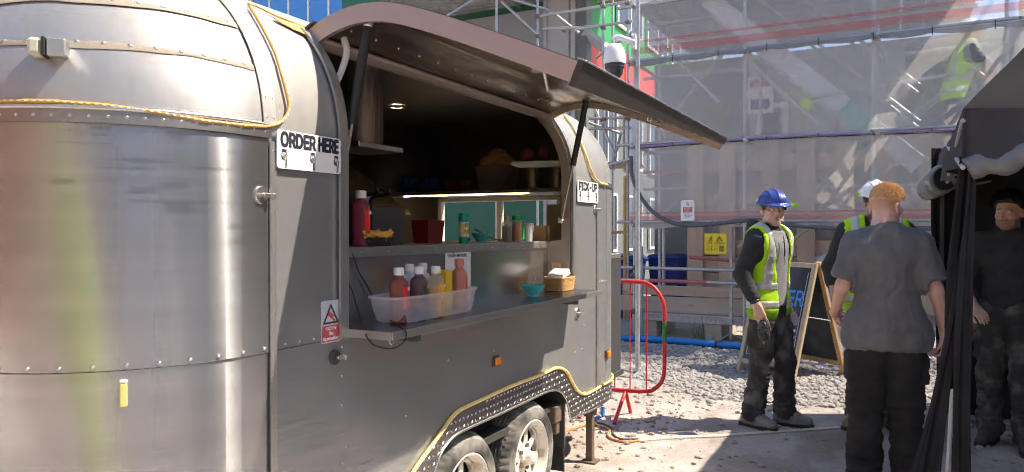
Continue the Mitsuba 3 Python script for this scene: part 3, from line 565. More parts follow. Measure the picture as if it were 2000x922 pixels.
def shell_grid(q0, q1, h0, h1, off=0.0, dq=0.05, dh=0.05, th=None):
    qs = np.linspace(q0, q1, max(2, int(abs(q1 - q0) / dq) + 1)); hs = np.linspace(h0, h1, max(2, int(abs(h1 - h0) / dh) + 1)); Q, H = np.meshgrid(qs, hs, indexing='ij')
    P = shell(Q, H, off); m = sheet(P, flip=False); return m, np.stack([Q.ravel(), H.ravel()], 1)
def skin(name, q0, q1, h0, h1, m, off=0.0, parent=None, label=None, **kw):
    g, uv = shell_grid(q0, q1, h0, h1, off, **kw); return put(parent or TR, name, g, m, True, uv=uv, label=label)
def on_shell(u, v, off=0.0):
    """Where the sight line through a pixel meets the shell."""
    d = ray(u, v); d = d / np.linalg.norm(d); t = 0.5
    for _ in range(200):
        p = EYE + d * t; q = V3(abs(p[0] - (X0 + X1) / 2) - ((X1 - X0) / 2 - RC), abs(p[1] - (YS + YF) / 2) - ((YF - YS) / 2 - RC), p[2] - ZB)
        k = np.linalg.norm(np.maximum(q if p[2] > ZB else q[:2], 0)) - RC - off
        if k < 2e-4: break
        t += k * 0.9
    return p
def shell_n(p):
    q = V3(p[0] - np.clip(p[0], X0 + RC, X1 - RC), p[1] - np.clip(p[1], YS + RC, YF - RC), max(p[2] - ZB, 0)); return q / (np.linalg.norm(q) + 1e-9)
Qx = lambda x: 4.5 - x                        # outline distance of a point on the near side
QS, QM, QF = Qx(1.603), 2.95 + SEG[1], 2.95 + SEG[1] + 0.62
SEAM, HTOP = 1.132, ZB + RC * PI / 2
# --- lower skirt of the side, cut to the wheel-arch trim
def s2(pts): return [tuple(at_y(u, v, YS)[[0, 2]]) for u, v in pts]
trim_top = s2([(760, 1010), (783, 962), (805, 922), (835, 880), (862, 842), (876, 822), (890, 808), (910, 797), (960, 774), (1000, 756), (1050, 737), (1075, 725), (1086, 722), (1096, 724), (1105, 732), (1114, 749), (1122, 763), (1129, 770), (1137, 773), (1147, 771), (1170, 758)])
trim_bot = s2([(815, 1010), (832, 962), (848, 915), (858, 887), (870, 868), (884, 853), (905, 840), (960, 815), (1020, 787), (1060, 768), (1076, 763), (1086, 763), (1096, 769), (1104, 782), (1109, 800), (1113, 818), (1128, 812), (1150, 803), (1170, 793)])
sp2 = lambda P: spline([(a, b, 0) for a, b in P], 6)[:, :2]
tt, tb = sp2(trim_top), sp2(trim_bot)
tt = np.vstack([[(tt[0][0] - 0.35, tt[0][1] - 0.03)], tt, [(4.5, tt[-1][1])]]); tb = np.vstack([[(tt[0][0], tt[0][1] - 0.13), (tb[0][0] - .05, tt[0][1] - 0.13)], tb, [(4.5, tb[-1][1])]])
def flat_panel(name, poly, m, y=YS, th=0.004, parent=None, label=None):
    g = extr(poly, th); uv = np.stack([4.5 - g.vertices[:, 0], g.vertices[:, 1]], 1); return put(parent or TR, name, face_y(g, 0, y + th, 0), m, False, uv=uv, label=label)
skirt = Polygon([(1.603, tt[0][1])] + [tuple(p) for p in tt] + [(4.5, SEAM), (1.603, SEAM)]).buffer(0)
flat_panel('side_panel', skirt, 'm_side')
def band_panel(name, xa, xb, za, zb, off=0.0): return flat_panel(name, sbox(xa, za, xb, zb), 'm_side', YS - off)
band_panel('side_panel', 1.603, OA, SEAM, ZB); band_panel('side_panel', OB, 4.5, SEAM, ZB)
skin('front_panel', QS, QF, SEAM + .001, ZB, 'm_front', 0.0015); skin('front_panel', QS, QF, 0.22, SEAM - .001, 'm_front', -0.001)
QR = sum(SEG)
skin('rear_corner_panel', QR - SEG[7], QR, 0.40, ZB, 'm_side', 0.001)
# rear wall with its window, far side, front remainder
qr0 = sum(SEG[:6]); 
skin('rear_panel', qr0 - SEG[5], qr0 + .0, 0.40, ZB, 'm_side'); skin('rear_panel', qr0, qr0 + 1.10, 0.40, 1.36, 'm_side', dq=.3, dh=.3); skin('rear_panel', qr0, qr0 + 1.10, 1.74, ZB, 'm_side', dq=.3, dh=.3)
skin('far_panel', QF, qr0 - SEG[5], 0.22, ZB, 'm_side', dh=.4)
# roof
hb = ZB + RC * math.asin(0.40 / RC)
skin('roof_shoulder', Qx(OA), QS, ZB, hb, 'm_roof'); skin('roof_shoulder', 0, Qx(OB), ZB, hb, 'm_roof'); skin('roof_shoulder', 0, QS, hb, HTOP, 'm_roof', 0.001)
skin('rear_dome', QR - SEG[7] - 1.1, QR, ZB, HTOP, 'm_roof', 0.001); skin('far_dome', QF, QR - SEG[7] - 1.1, ZB, HTOP, 'm_roof', dh=.1)
hs = [ZB, ZB + RC * math.radians(20), ZB + RC * math.radians(36), ZB + RC * math.radians(52), HTOP]
for i in range(4): skin('dome_gore', QS, QF, hs[i] + (.0 if i == 0 else .0), hs[i + 1] + (0.012 if i < 3 else 0), 'm_roof', 0.001 + 0.0022 * (i % 2 == 0) , dq=.04, dh=.03)
rq = np.random.default_rng(21)
for k in (1, 2, 3):
    qs = np.linspace(QS + .03, QF, 90); put(TR, 'seam_line', tube(np.array([shell(q, hs[k] - .004, .0035) for q in qs]), .0016, 5), 'm_dark_metal', True)
    w0 = .004 + .016 * meshkit.fbm(np.c_[qs * 7, qs * 0 + k, qs * 0], 3, k); w1 = .003 + .014 * meshkit.fbm(np.c_[qs * 9, qs * 0 + k + 9, qs * 0], 3, k) ** 2; put(TR, 'sealant', slab(np.array([[shell(q, hs[k] - a, .0036), shell(q, hs[k] + b, .0044)] for q, a, b in zip(qs, w0, w1)]), .002), 'm_sealant', True)
hh_ = np.linspace(ZB + .04, HTOP - .1, 50); ww = .004 + .03 * np.clip(meshkit.fbm(np.c_[hh_ * 9, hh_ * 0, hh_ * 0], 3, 2) - .35, 0, 1); put(TR, 'sealant', slab(np.array([[shell(QS + .026, h, .0062), shell(QS + .026 - a, h, .0066)] for h, a in zip(hh_, ww)]), .002), 'm_sealant', True)
put(TR, 'roof_crown', slab(np.array([[[x, y, 2.35 + 0.03 * math.sin(PI * (y - 2.2) / 1.15)] for y in np.linspace(2.225, 3.335, 8)] for x in np.linspace(1.545, 4.505, 8)]), 0.004), 'm_roof', True, uv=None)
# belt rail with its drip lip, seam straps
def strap(q0, q1, h, w, off, th=0.004):
    qs = np.linspace(q0, q1, max(3, int(abs(q1 - q0) / .03))); P = np.array([[shell(q, h - w / 2, off), shell(q, h + w / 2, off)] for q in qs]); return slab(P, th)
put(TR, 'belt_rail', strap(QS - .004, QF, ZB - 0.004, 0.036, 0.006), 'm_trim', 30); put(TR, 'drip_lip', join([tube(np.array([shell(q, ZB + 0.017, 0.009) for q in np.linspace(QS, QF, 40)]), 0.007, 8)]), 'm_shiny', True)
put(TR, 'belt_rail', strap(QR - SEG[7], QR + 0.0, ZB - .004, .03, .005), 'm_shiny')
def vstrap(q, h0, h1, w, off=0.005, m='m_steel', name='seam_strap'):
    hsn = np.linspace(h0, h1, max(3, int((h1 - h0) / .04))); P = np.array([[shell(q + w / 2, h, off), shell(q - w / 2, h, off)] for h in hsn]); put(TR, name, slab(P, 0.004), m, 30)
vstrap(QS, ZB + .02, HTOP, 0.05, 0.0055, 'm_roof'); vstrap(QS - 0.012, 0.3, ZB - .03, 0.026, 0.0045)
vstrap(Qx(4.33), 0.48, ZB, 0.024, 0.004)
put(TR, 'seam_line', tube(np.array([shell(q, SEAM, .0022) for q in np.linspace(QS, QF, 50)]), .0016, 5), 'm_dark_metal', True); put(TR, 'seam_line', box(1.61, OA - .04, YS - .0012, YS + .002, SEAM - .0013, SEAM + .0013), 'm_dark_metal'); put(TR, 'seam_line', box(1.6015, 1.6045, YS - .0062, YS, .3, SEAM - .003), 'm_dark_metal')
# rivets: one small dome each, joined
RV = trimesh.creation.icosphere(subdivisions=1, radius=1.0)
def rivets(pts, r=0.0062, parent=None):
    ms = []
    for p in pts:
        n = shell_n(p); m = RV.copy(); m.apply_scale((r, r, r * 0.8)); m.apply_transform(frame(p, np.cross(n, (0.3, 0.1, 1)), n)); ms.append(m)
    return put(parent or TR, 'rivets', join(ms), 'm_shiny', True, kind='stuff')
rv = [shell(q, ZB - 0.004, 0.0065) for q in np.arange(QS + .02, QF, 0.043)] + [shell(q, SEAM + .012, 0.003) for q in np.arange(QS + .02, QF, 0.078)]
for k in (1, 2, 3): rv += [shell(q, hs[k] + .004, 0.004) for q in np.arange(QS + .07, QF, 0.062 * math.cos(math.radians(20 + 16 * k - 16)) ** -1)]
rv += [shell(QS + s * .014, h, .006) for h in np.arange(ZB + .04, HTOP, .06) for s in (-1, 1)]
rivets(rv)
rv = [shell(QS - .012, h, 0.005) for h in np.arange(0.5, 1.76, 0.062)] + [shell(Qx(x), SEAM + .014, 0.001) for x in np.arange(1.67, OA, .062)]
rv += [V3(x, YS - .0005, z) for x, z in ((1.93 + .0, .30 + .1 * i) for i in range(9))]
rv += [shell(Qx(4.33), h, .0045) for h in np.arange(.52, 1.76, .075)] + [shell(Qx(x), 1.17, .001) for x in np.arange(4.35, 4.52, .03)] + [shell(Qx(3.99), h, .001) for h in np.arange(1.2, 1.76, .1)]
rv += [V3(x, YS - .0005, z) for x, z in ((1.78, .66), (2.3, .78), (2.6, .95), (1.95, .75), (3.0, .93), (4.1, .78), (4.2, .7), (4.12, .92), (4.4, .7), (3.98, .78))]
rivets(rv, 0.0055)
# --- the serving opening: lined jambs, recessed lower front, counter
def jamb_ring(xa, xb, off, th, za=1.13):
    hsn = np.linspace(za, hb, 26); return slab(np.array([[shell(Qx(xa), h, off), shell(Qx(xb), h, off)] for h in hsn]), th)
put(TR, 'jamb_strip', jamb_ring(OA - .036, OA + .004, 0.008, 0.010), 'm_steel', 30); put(TR, 'jamb_strip', jamb_ring(OB - .004, OB + .034, 0.008, 0.010), 'm_steel', 30)
rivets([shell(Qx(OA - .018), h, .009) for h in np.arange(1.16, hb, .078)] + [shell(Qx(OB + .02), h, .009) for h in np.arange(1.16, hb, .078)], .0055)
def reveal(x): return slab(np.array([[shell(Qx(x), h, 0.0), shell(Qx(x), h, -0.14 if h < 1.44 else -0.055)] for h in np.r_[np.linspace(1.13, 1.435, 6), np.linspace(1.445, hb, 18)]]), 0.012 if x < 3 else -0.012)
put(TR, 'reveal', reveal(OA), 'm_steel', 30); put(TR, 'reveal', reveal(OB), 'm_lip', 30)
RY = YS + 0.14
flat_panel('counter_front', sbox(OA, 1.13, OB, 1.395), 'm_steel', RY, label='brushed steel front below the serving counter')
put(TR, 'counter', box(OA + .002, OB - .002, RY - .012, RY + .55, 1.396, 1.436, .004), 'm_steel', uv=None)
rivets([V3(x, RY - .0125, 1.416) for x in np.arange(2.02, 3.9, .17)], .005)
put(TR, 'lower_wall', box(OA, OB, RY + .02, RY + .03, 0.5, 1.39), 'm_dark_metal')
# folding shelf
SH = put(TR, 'shelf', box(OA + .006, OB - .004, YS - .20, RY - .003, 1.152, 1.160, .001), 'm_shelf')
put(SH, 'edge', box(OA + .006, OB - .004, YS - .203, YS - .196, 1.133, 1.1605, .001), 'm_steel', uv=None); put(SH, 'edge', box(OA + .003, OA + .0058, YS - .2, RY - .02, 1.133, 1.1605), 'm_steel', uv=None)
[put(SH, 'bracket', box(xx, xx + .03, YS - .16, YS, 1.10, 1.15), 'm_dark_metal') for xx in (OA + .2, OB - .3)]; put(SH, 'hook', tube(spline([(OA + .03, YS - .17, 1.15), (OA + .03, YS - .17, 1.125), (OA + .045, YS - .17, 1.112), (OA + .055, YS - .17, 1.122)]), .003, 6), 'm_shiny', True)
# --- inside
IO = -0.045
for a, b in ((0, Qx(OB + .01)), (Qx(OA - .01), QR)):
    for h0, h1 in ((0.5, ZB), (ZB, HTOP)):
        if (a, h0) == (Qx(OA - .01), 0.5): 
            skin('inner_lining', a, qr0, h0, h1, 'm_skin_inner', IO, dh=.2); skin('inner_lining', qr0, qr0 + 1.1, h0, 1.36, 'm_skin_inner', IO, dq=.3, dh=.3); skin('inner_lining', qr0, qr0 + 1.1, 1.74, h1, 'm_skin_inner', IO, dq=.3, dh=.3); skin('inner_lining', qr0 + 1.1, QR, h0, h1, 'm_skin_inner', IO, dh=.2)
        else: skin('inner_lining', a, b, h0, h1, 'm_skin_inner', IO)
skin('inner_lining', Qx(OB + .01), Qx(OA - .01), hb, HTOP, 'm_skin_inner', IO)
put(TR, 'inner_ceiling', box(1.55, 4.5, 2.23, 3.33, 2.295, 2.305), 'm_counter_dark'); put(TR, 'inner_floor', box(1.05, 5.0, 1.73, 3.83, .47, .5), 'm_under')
q = at_z(775, 209, 2.286); dl = put(TR, 'downlight', lathe([(.055, 0), (.055, -.012), (.036, -.012), (.036, 0)], 20, (q[0], q[1], 2.292)), 'm_shiny', 40)
k = key(dl + '__lamp'); scene[k] = mikit.ply(lathe([(.034, 0), (0, 0)], 20, (q[0], q[1], 2.283)), 'm_led', emitter=dict(type='area', radiance=rgb(70, 46, 22)))
# rear window: frame and two slid panes
wy = (2.26, 3.30)
fr = put(TR, 'rear_window', join([box(5.0, 5.06, wy[0] - .03, wy[1] + .03, 1.335, 1.37, .004), box(5.0, 5.06, wy[0] - .03, wy[1] + .03, 1.73, 1.765, .004), box(5.0, 5.06, wy[0] - .03, wy[0], 1.371, 1.729), box(5.0, 5.06, wy[1], wy[1] + .03, 1.371, 1.729), box(5.01, 5.05, 2.74, 2.78, 1.371, 1.729)]), 'm_off_white')
scene['m_pane'] = dict(type='thindielectric', int_ior=1.5)
put(fr, 'pane', TM([[5.03, wy[0], 1.372], [5.03, wy[1], 1.372], [5.03, wy[1], 1.728], [5.03, wy[0], 1.728]], [[0, 1, 2], [0, 2, 3]]), 'm_pane')
put(TR, 'rear_worktop', box(4.35, 4.99, 1.75, 3.8, 1.30, 1.335, .004), 'm_steel', uv=None); put(TR, 'rear_worktop', box(4.38, 4.99, 1.75, 3.8, .5, 1.299), 'm_dark_metal')
put(TR, 'far_worktop', box(1.3, 4.34, 3.2, 3.82, 1.30, 1.335, .004), 'm_steel', uv=None)
sh = put(TR, 'rear_shelf', box(4.55, 4.98, 1.95, 3.75, 1.765, 1.795, .004), 'm_steel', uv=None)
k = key(sh + '__light_strip'); scene[k] = mikit.ply(box(4.553, 4.575, 2.28, 3.35, 1.756, 1.763), 'm_led', emitter=dict(type='area', radiance=rgb(1.2, .85, .4)))
p = at_d(1007, 322, 4.75); put(TR, 'small_shelf', tf(box(0, .42, -.10, .10, -.012, .012, .003), frame(p, R2 * .96 + F2 * -.28, (0, 0, 1))), 'm_off_white')
# extractor hood and duct
HQ = [(2.95, 1.62), (2.98, 1.80), (3.08, 1.97), (3.24, 2.08), (3.45, 2.14)]
P = np.array([[(x, 3.80 - (3.80 - y) * 1.0, z) for y, z in HQ] for x in np.linspace(2.35, 4.1, 14)])
for i in range(len(P)): 
    f = 1 - 0.75 * max(0, (P[i, 0, 0] - 3.2) / 0.9) ** 2; P[i, :, 2] = 1.60 + (P[i, :, 2] - 1.60) * f
hd = put(TR, 'extractor_hood', slab(P, .006), 'm_hood' if 'm_hood' in scene else alu('hood', .22, .3, (.50, .40, .31)), True)
p = at_d(706, 235, 3.35); put(hd, 'duct', lathe([(.10, -.12), (.10, .3)], 20, p), 'm_skin_inner', 40); put(hd, 'duct_collar', mv(box(-.16, .16, -.12, .12, -.012, .012, .003), p - V3(0, 0, .13)), 'm_shiny')
# --- the hatch, propped open
hp = spline([(0.185, 2.196, 0), (0.10, 2.236, 0), (0.0, 2.262, 0), (-0.10, 2.268, 0), (-0.22, 2.250, 0), (-0.395, 2.190, 0), (-0.65, 2.085, 0), (-0.88, 1.985, 0)], 5)[:, :2]
tn = np.gradient(hp, axis=0); tn /= np.linalg.norm(tn, axis=1, keepdims=True); nn = np.stack([tn[:, 1], -tn[:, 0]], 1); nn *= np.sign(nn[:, 1:2])
def hatch_grid(off, xa, xb, n=16, i0=0, i1=None):
    Q = (hp + nn * off)[i0:i1]; return np.array([[(x, YS + t, z) for t, z in Q] for x in np.linspace(xa, xb, n)])
def uvg(P): 
    a, b = P.shape[:2]; i, j = np.meshgrid(np.linspace(0, 2, a), np.linspace(0, 1.1, b), indexing='ij'); return np.stack([i.ravel(), j.ravel()], 1)
P = hatch_grid(0.0, OA, OB); HT = put(TR, 'hatch', sheet(P, flip=True), 'm_roof', True, uv=uvg(P))
P = hatch_grid(-0.034, OA + .012, OB - .012, 24); put(HT, 'inner_skin', sheet(P), 'm_hatch_inner', True, uv=uvg(P))
def lip(x0, x1):
    a, b = hp + nn * -0.002, hp + nn * -0.066; return loft([[(x0, YS + p[0], p[1]), (x1, YS + p[0], p[1]), (x1, YS + r[0], r[1]), (x0, YS + r[0], r[1])] for p, r in zip(a, b)])
def lip_old(x0, x1):
    a, b = hp + nn * -0.002, hp + nn * -0.072; P = np.array([[(x, YS + t, z) for t, z in Q] for x, Q in ((x0, a), (x0, b), (x1, b), (x1, a))]); return slab(P, 0.002)
put(HT, 'side_lip', lip(OA - .004, OA + .014), 'm_lip', 40); put(HT, 'side_lip', lip(OB - .014, OB + .004), 'm_lip', 40)
e, en, et = hp[-1], nn[-1], tn[-1]; L0 = V3(0, YS + e[0], e[1])
def along(xa, xb, a0, a1, b0, b1):
    M = np.eye(4); M[:3, 0] = (1, 0, 0); M[:3, 1] = (0, et[0], et[1]); M[:3, 2] = (0, en[0], en[1])
    if np.linalg.det(M[:3, :3]) < 0: M[:3, 1] *= -1
    M[:3, 3] = L0; return tf(box(xa, xb, a0, a1, b0, b1, .002), M)
M_ = np.eye(4); M_[:3, 0] = (1, 0, 0); M_[:3, 1] = (0, et[0], et[1]); M_[:3, 2] = (0, en[0], en[1]); M_[:3, 3] = L0
fe = [(x, a, b) for x, lo in ((OA - .005, -.075), (OB + .004, -.030)) for a in (-.010, .010) for b in (lo, .002)]; put(HT, 'free_edge', tf(hull(fe), M_) if np.linalg.det(M_[:3, :3]) > 0 else hull([(M_ @ np.array([*q, 1]))[:3] for q in fe]), 'm_counter_dark'); put(HT, 'edge_bead', along(OA - .006, OB + .005, -.016, .016, .0025, .008), 'm_shiny')
put(HT, 'hinge_strip', sheet(hatch_grid(0.004, OA - .02, OB + .02, 4, 0, 5), flip=True), 'm_shiny', True)
P = hatch_grid(-.05, OA + .01, OB - .01, 4, 0, 4); put(HT, 'hinge_angle', slab(P[:, :, :], .01), 'm_lip', True)
rivs = [V3(x, YS + hp[i][0] + nn[i][0] * -.036, hp[i][1] + nn[i][1] * -.036) for x in np.arange(OA + .1, OB, .14) for i in (7, len(hp) - 3)]
put(HT, 'rivets', join([mv(tf(RV, np.diag([.005, .005, .005, 1])), p) for p in rivs]), 'm_shiny', True, kind='stuff')
# reflected latch fittings under the hatch
def latch(x, t):
    i = int(np.argmin(abs(hp[:, 0] - t))); c = V3(x, YS + hp[i][0] - .045 * nn[i][0], hp[i][1] - .045 * nn[i][1])
    k = put(HT, 'latch', mv(tf(box(-.09, .02, -.014, .014, -.012, .012, .006), rot((1, 0, 0), 22)), c), 'm_shiny')
    put(k, 'bolt', rod(c + V3(-.02, 0, -.005), c + V3(.09, 0.0, -.005), .007), 'm_shiny', 40); put(k, 'keeper', join([mv(lathe([(0, -.006), (.026, -.006), (.026, .006), (0, .006)], 16, (0, 0, 0), (0, 0, 1)), c + V3(.11, 0, -.012)), rod(c + V3(.15, 0, -.01), c + V3(.165, -.01, -.075), .006)]), 'm_shiny', 40)
latch(2.06, -.66); latch(3.82, -.52)
p = at_x(1293, 232, 3.82); put(HT, 'knob', join([mv(lathe([(0, -.02), (.018, -.018), (.024, 0), (.018, .018), (0, .02)], 14, (0, 0, 0), (1, 0, 0)), p + V3(dx, 0, dz)) for dx, dz in ((0, 0), (.0, .035), (.02, .015))]), alu('brass', .2, .2, (.45, .34, .2)), 40)
def strut(a, b, f, label=None):
    a, b = np.asarray(a), np.asarray(b); m_ = a + (b - a) * f
    s = put(TR, 'gas_strut', tube([a, m_], .017, 12), 'm_black', 40, label=label); put(s, 'rod', rod(m_, b, .006, 8), 'm_shiny', 40); put(s, 'end_fitting', join([mv(trimesh.creation.icosphere(subdivisions=1, radius=.02), a), mv(trimesh.creation.icosphere(subdivisions=1, radius=.014), b)]), 'm_shiny', True)
strut(at_x(719, 48, OA + .05), at_y(671, 345, YS + .03), .65); strut(at_x(1152, 160, OB - .05), at_y(1097, 432, YS + .02), .60)
put(TR, 'conduit', tube(spline([at_x(672, 75, OA + .06), at_x(678, 100, OA + .06), at_x(670, 132, OA + .05), at_x(657, 162, OA + .03)], 6), .012, 10), 'm_off_white', True)
# --- rope lights
def rope(pts, m, r, off, name='rope_light', leds=None, close=None):
    P = spline(resample(np.array(pts), .02), 2); k = put(TR, name, tube(P, r, 8), m, True)
    if leds:
        Q = resample(P, leds); ms = []
        for a, b in zip(Q[:-1], Q[1:]):
            n = shell_n(a); ms.append(tf(box(-.0042, .0042, -.0016, .0016, -.0012, .0016), frame(a + n * r * .92, b - a, n)))
        put(k, 'diodes', join(ms), 'm_led', kind='stuff')
    return k
RP = [on_shell(u, v, .012) for u, v in [(0, 197), (50, 197), (100, 198), (200, 205), (300, 218), (400, 236), (480, 245), (520, 247), (545, 242), (560, 228), (566, 208), (560, 180), (552, 150), (540, 108), (527, 80), (512, 52), (498, 28), (489, 14)]]
rope(RP, 'm_rope', .0052, .01, leds=.018)
rope([on_shell(u, v, .01) for u, v in [(486, 9), (500, 12), (545, 34), (600, 55)]], 'm_rope', .004, .01)
P = np.array([[on_shell(u, v, .008) for u, v in row] for row in ([(535, 36), (575, 48), (612, 62)], [(542, 42), (580, 58), (612, 70)], [(560, 50), (590, 66), (612, 76)])]); put(TR, 'sealing_tape', slab(P, -.003), 'm_tape', True)
tr3 = [V3(x, YS - .012, z + .010) for x, z in tt[1:-1]]
rope(tr3, 'm_rope_yellow', .0088, .0, leds=.02)
rope([shell(q, tt[-1][1] + .012, .012) for q in np.linspace(.08, -.5, 12)], 'm_rope_yellow', .0088, 0)
rope([on_shell(u, v, .012) for u, v in [(1102, 226), (1118, 246), (1133, 275), (1145, 305), (1153, 330), (1160, 346), (1172, 358), (1186, 361)]], 'm_rope_yellow', .008, 0)
# --- chequer-plate trim round the wheel arch
tp = Polygon(np.vstack([tt[1:], tb[1:][::-1]])).buffer(0)
TRM = put(TR, 'chequer_plate', face_y(extr(tp, .006), 0, YS - .001, 0), 'm_trim', False)
put(TRM, 'edge_bead', tube([(x, YS - .008, z) for x, z in tb[2:-1]], .006, 6), 'm_shiny', True)
qs = np.linspace(0, -0.62, 16); put(TR, 'chequer_plate', slab(np.array([[shell(q, tb[-1][1], .006), shell(q, tt[-1][1], .006)] for q in qs]), .005), 'm_trim', 30)
tear = hull([(-.011, 0, 0), (.011, 0, 0), (0, .0045, 0), (0, -.0045, 0), (0.003, 0, .004), (-.003, 0, .004)]); ms = []
step = .034
for i, x in enumerate(np.arange(tb[2][0], 4.5, step)):
    for j, z in enumerate(np.arange(.2, 1.0, step)):
        if tp.buffer(-.009).contains(Point(x, z)):
            ms.append(face_y(tf(tear, rot((0, 0, 1), 42 if (i + j) % 2 else -42)), x, YS - .007, z))
for i, q in enumerate(np.arange(-.02, -.5, -step)):
    for j, z in enumerate(np.arange(tb[-1][1] + .02, tt[-1][1] - .01, step)):
        p = shell(q, z, .0065); n = shell_n(p); ms.append(tf(tear, frame(p, np.cross((0, 0, 1), n) * .74 + V3(0, 0, .67 if (i + j) % 2 else -.67), n)))
put(TRM, 'tread_pattern', join(ms), 'm_shiny', kind='stuff')
# --- running gear
def wheel(x, z=.293, y=YS + .03):
    n, prof = 150, [(.19, .0), (.205, -.012), (.235, -.016), (.262, -.010), (.276, .004), (.2865, .018)] + [(.2925, .03 + .0055 * i) for i in range(22)] + [(.285, .16), (.262, .172), (.2, .172)]
    an = np.arange(n) * 2 * PI / n; P = np.zeros((n + 1, len(prof), 3))
    for i in range(n + 1):
        a = 2 * PI * i / n
        for j, (r, w) in enumerate(prof):
            if .028 < w < .15:
                s = (w - .03) / .12; rib = min(abs(s - c) for c in (.2, .4, .6, .8)) < .035
                zz = (math.sin(a * 42 + 2.2 * math.sin(s * 12)) > .72); r = r - (.009 if (rib or zz) else 0)
            elif j in (4, 5): r = r - (.006 if (i % 3 == 0) else 0)
            P[i, j] = (r * math.cos(a), w, r * math.sin(a))
    w = put(TR, 'wheel', mv(sheet(P, flip=False), (x, y, z)), 'm_tyre', 25)
    rim = [(.196, -.002), (.2, -.008), (.194, -.012), (.186, -.004), (.178, .03), (.172, .07), (.165, .075)]
    put(w, 'rim', lathe(rim, 44, (x, y, z), (0, 1, 0)) if False else mv(sheet(np.array([[(r * math.cos(a), ww, r * math.sin(a)) for r, ww in rim] for a in np.linspace(0, 2 * PI, 45)])), (x, y, z)), 'm_rim', 40)
    d = Point(0, 0).buffer(.170, 24)
    for k in range(8):
        a = 2 * PI * k / 8 + .2; c, s = math.cos(a), math.sin(a); tri = Polygon([(.078, 0.0), (.142, .036), (.148, .0), (.142, -.036)]).buffer(.006); d = d.difference(affinity.rotate(tri, math.degrees(a), origin=(0, 0)))
    put(w, 'disc', face_y(extr(d.difference(Point(0, 0).buffer(.04)), .006), x, y + .045, z), 'm_rim')
    put(w, 'hub', mv(lathe([(.05, .0), (.048, .02), (.036, .03), (.034, .055), (.02, .066), (0, .068)], 20, (0, 0, 0), (0, -1, 0)), (x, y + .045, z)), 'm_rim', 30)
    put(w, 'nuts', join([mv(lathe([(.011, 0), (.011, .016), (0, .018)], 6, (.062 * math.cos(a), 0, .062 * math.sin(a)), (0, -1, 0)), (x, y + .04, z)) for a in np.arange(5) * 2 * PI / 5]), 'm_rust', kind='stuff')
    put(w, 'backing', mv(lathe([(.16, 0), (0, 0)], 24, (0, 0, 0), (0, -1, 0)), (x, y + .09, z)), 'm_under')
cw = at_y(1037, 890, YS + .03); cx = cw[0]; wheel(cx); wheel(cx - .66)
put(TR, 'wheel_well', join([box(cx - 1.15, cx + .40, YS + .26, YS + .28, .2, .95), box(cx - 1.15, cx + .40, YS + .006, YS + .26, .82, .84), box(cx + .38, cx + .40, YS + .006, YS + .26, .25, .82)]), 'm_under')
put(TR, 'axle', join([rod((cx + d, YS + .15, .3), (cx + d, 3.7, .3), .03) for d in (0, -.66)]), 'm_under'); put(TR, 'chassis_beam', box(1.0, 5.0, YS + .35, YS + .43, .36, .46), 'm_under'); put(TR, 'underfloor', box(1.3, 4.9, YS + .28, 3.85, .455, .468), 'm_under')
put(TR, 'mud_flap', tf(box(-.006, .006, 0, .2, -.33, 0), frame((cx + .42, YS + .03, .42), (1, 0, 0.06), (0, 0, 1))), 'm_rubber')
put(TR, 'bump_stop', join([box(cx + .30, cx + .40, YS + .02, YS + .14, .40, .50, .008), box(cx + .33, cx + .38, YS + .03, YS + .1, .33, .40, .006)]), 'm_rust')
jx, jy = at_z(1153, 903, 0.0)[:2]
jk = put(TR, 'jack_leg', join([box(jx - .022, jx + .022, jy - .022, jy + .022, .012, .40, .004), box(jx - .05, jx + .05, jy - .05, jy + .05, 0, .0118)]), 'm_rust'); put(jk, 'bracket', hull([(jx - .05, jy - .03, .42), (jx + .07, jy - .03, .42), (jx - .05, jy + .05, .42), (jx + .07, jy + .05, .42), (jx - .03, jy - .028, .30), (jx + .04, jy - .028, .30), (jx - .03, jy + .03, .30), (jx + .04, jy + .03, .30)]), 'm_rust'); put(jk, 'pin', rod((jx + .02, jy - .05, .23), (jx + .05, jy + .0, .24), .012), 'm_rust')
# --- lamps, locks
def marker(u, v, w, h, label):
    p = on_shell(u, v); n = shell_n(p); M = frame(p, np.cross((0, 0, 1), n), n); b = put(TR, 'marker_lamp', tf(box(-w / 2 - .008, w / 2 + .008, -h / 2 - .006, h / 2 + .006, -.004, .008, .003), M), 'm_dark_metal', label=label); put(b, 'lens', tf(box(-w / 2, w / 2, -h / 2, h / 2, .0085, .024, .006), M), 'm_amber', 30)
marker(967, 705, .05, .036, 'amber side marker lamp at the middle of the side'); marker(1185, 691, .055, .042, 'amber side marker lamp at the rear corner')
p = on_shell(240, 772); n = shell_n(p); M = frame(p, np.cross((0, 0, 1), n), n); b = put(TR, 'reflector', tf(box(-.009, .009, -.032, .032, -.003, .006, .003), M), 'm_reflector', label='small upright yellow reflector on the front corner'); put(b, 'cap', tf(box(-.0095, .0095, .0325, .040, -.003, .007, .002), M), 'm_sign_white')
p = on_shell(120, 105); n = shell_n(p); ax = V3(-.87, .15, -.02); ax = R2 * -1.0 + F2 * -.35; M = frame(p + n * .02, ax, (0, 0, 1)); b = put(TR, 'clearance_lamp', tf(box(-.025, .02, -.028, .028, -.022, .024, .004), M), 'm_steel', uv=None, label='boxy clearance lamp on the front dome'); put(b, 'bezel', tf(box(.0205, .03, -.029, .029, -.024, .026, .003), M), 'm_black'); put(b, 'lens', tf(box(.0305, .062, -.027, .027, -.021, .023, .008), M), 'm_lens' if 'm_lens' in scene else mat('lens', (.55, .53, .42), .25, spec=.7), 30)
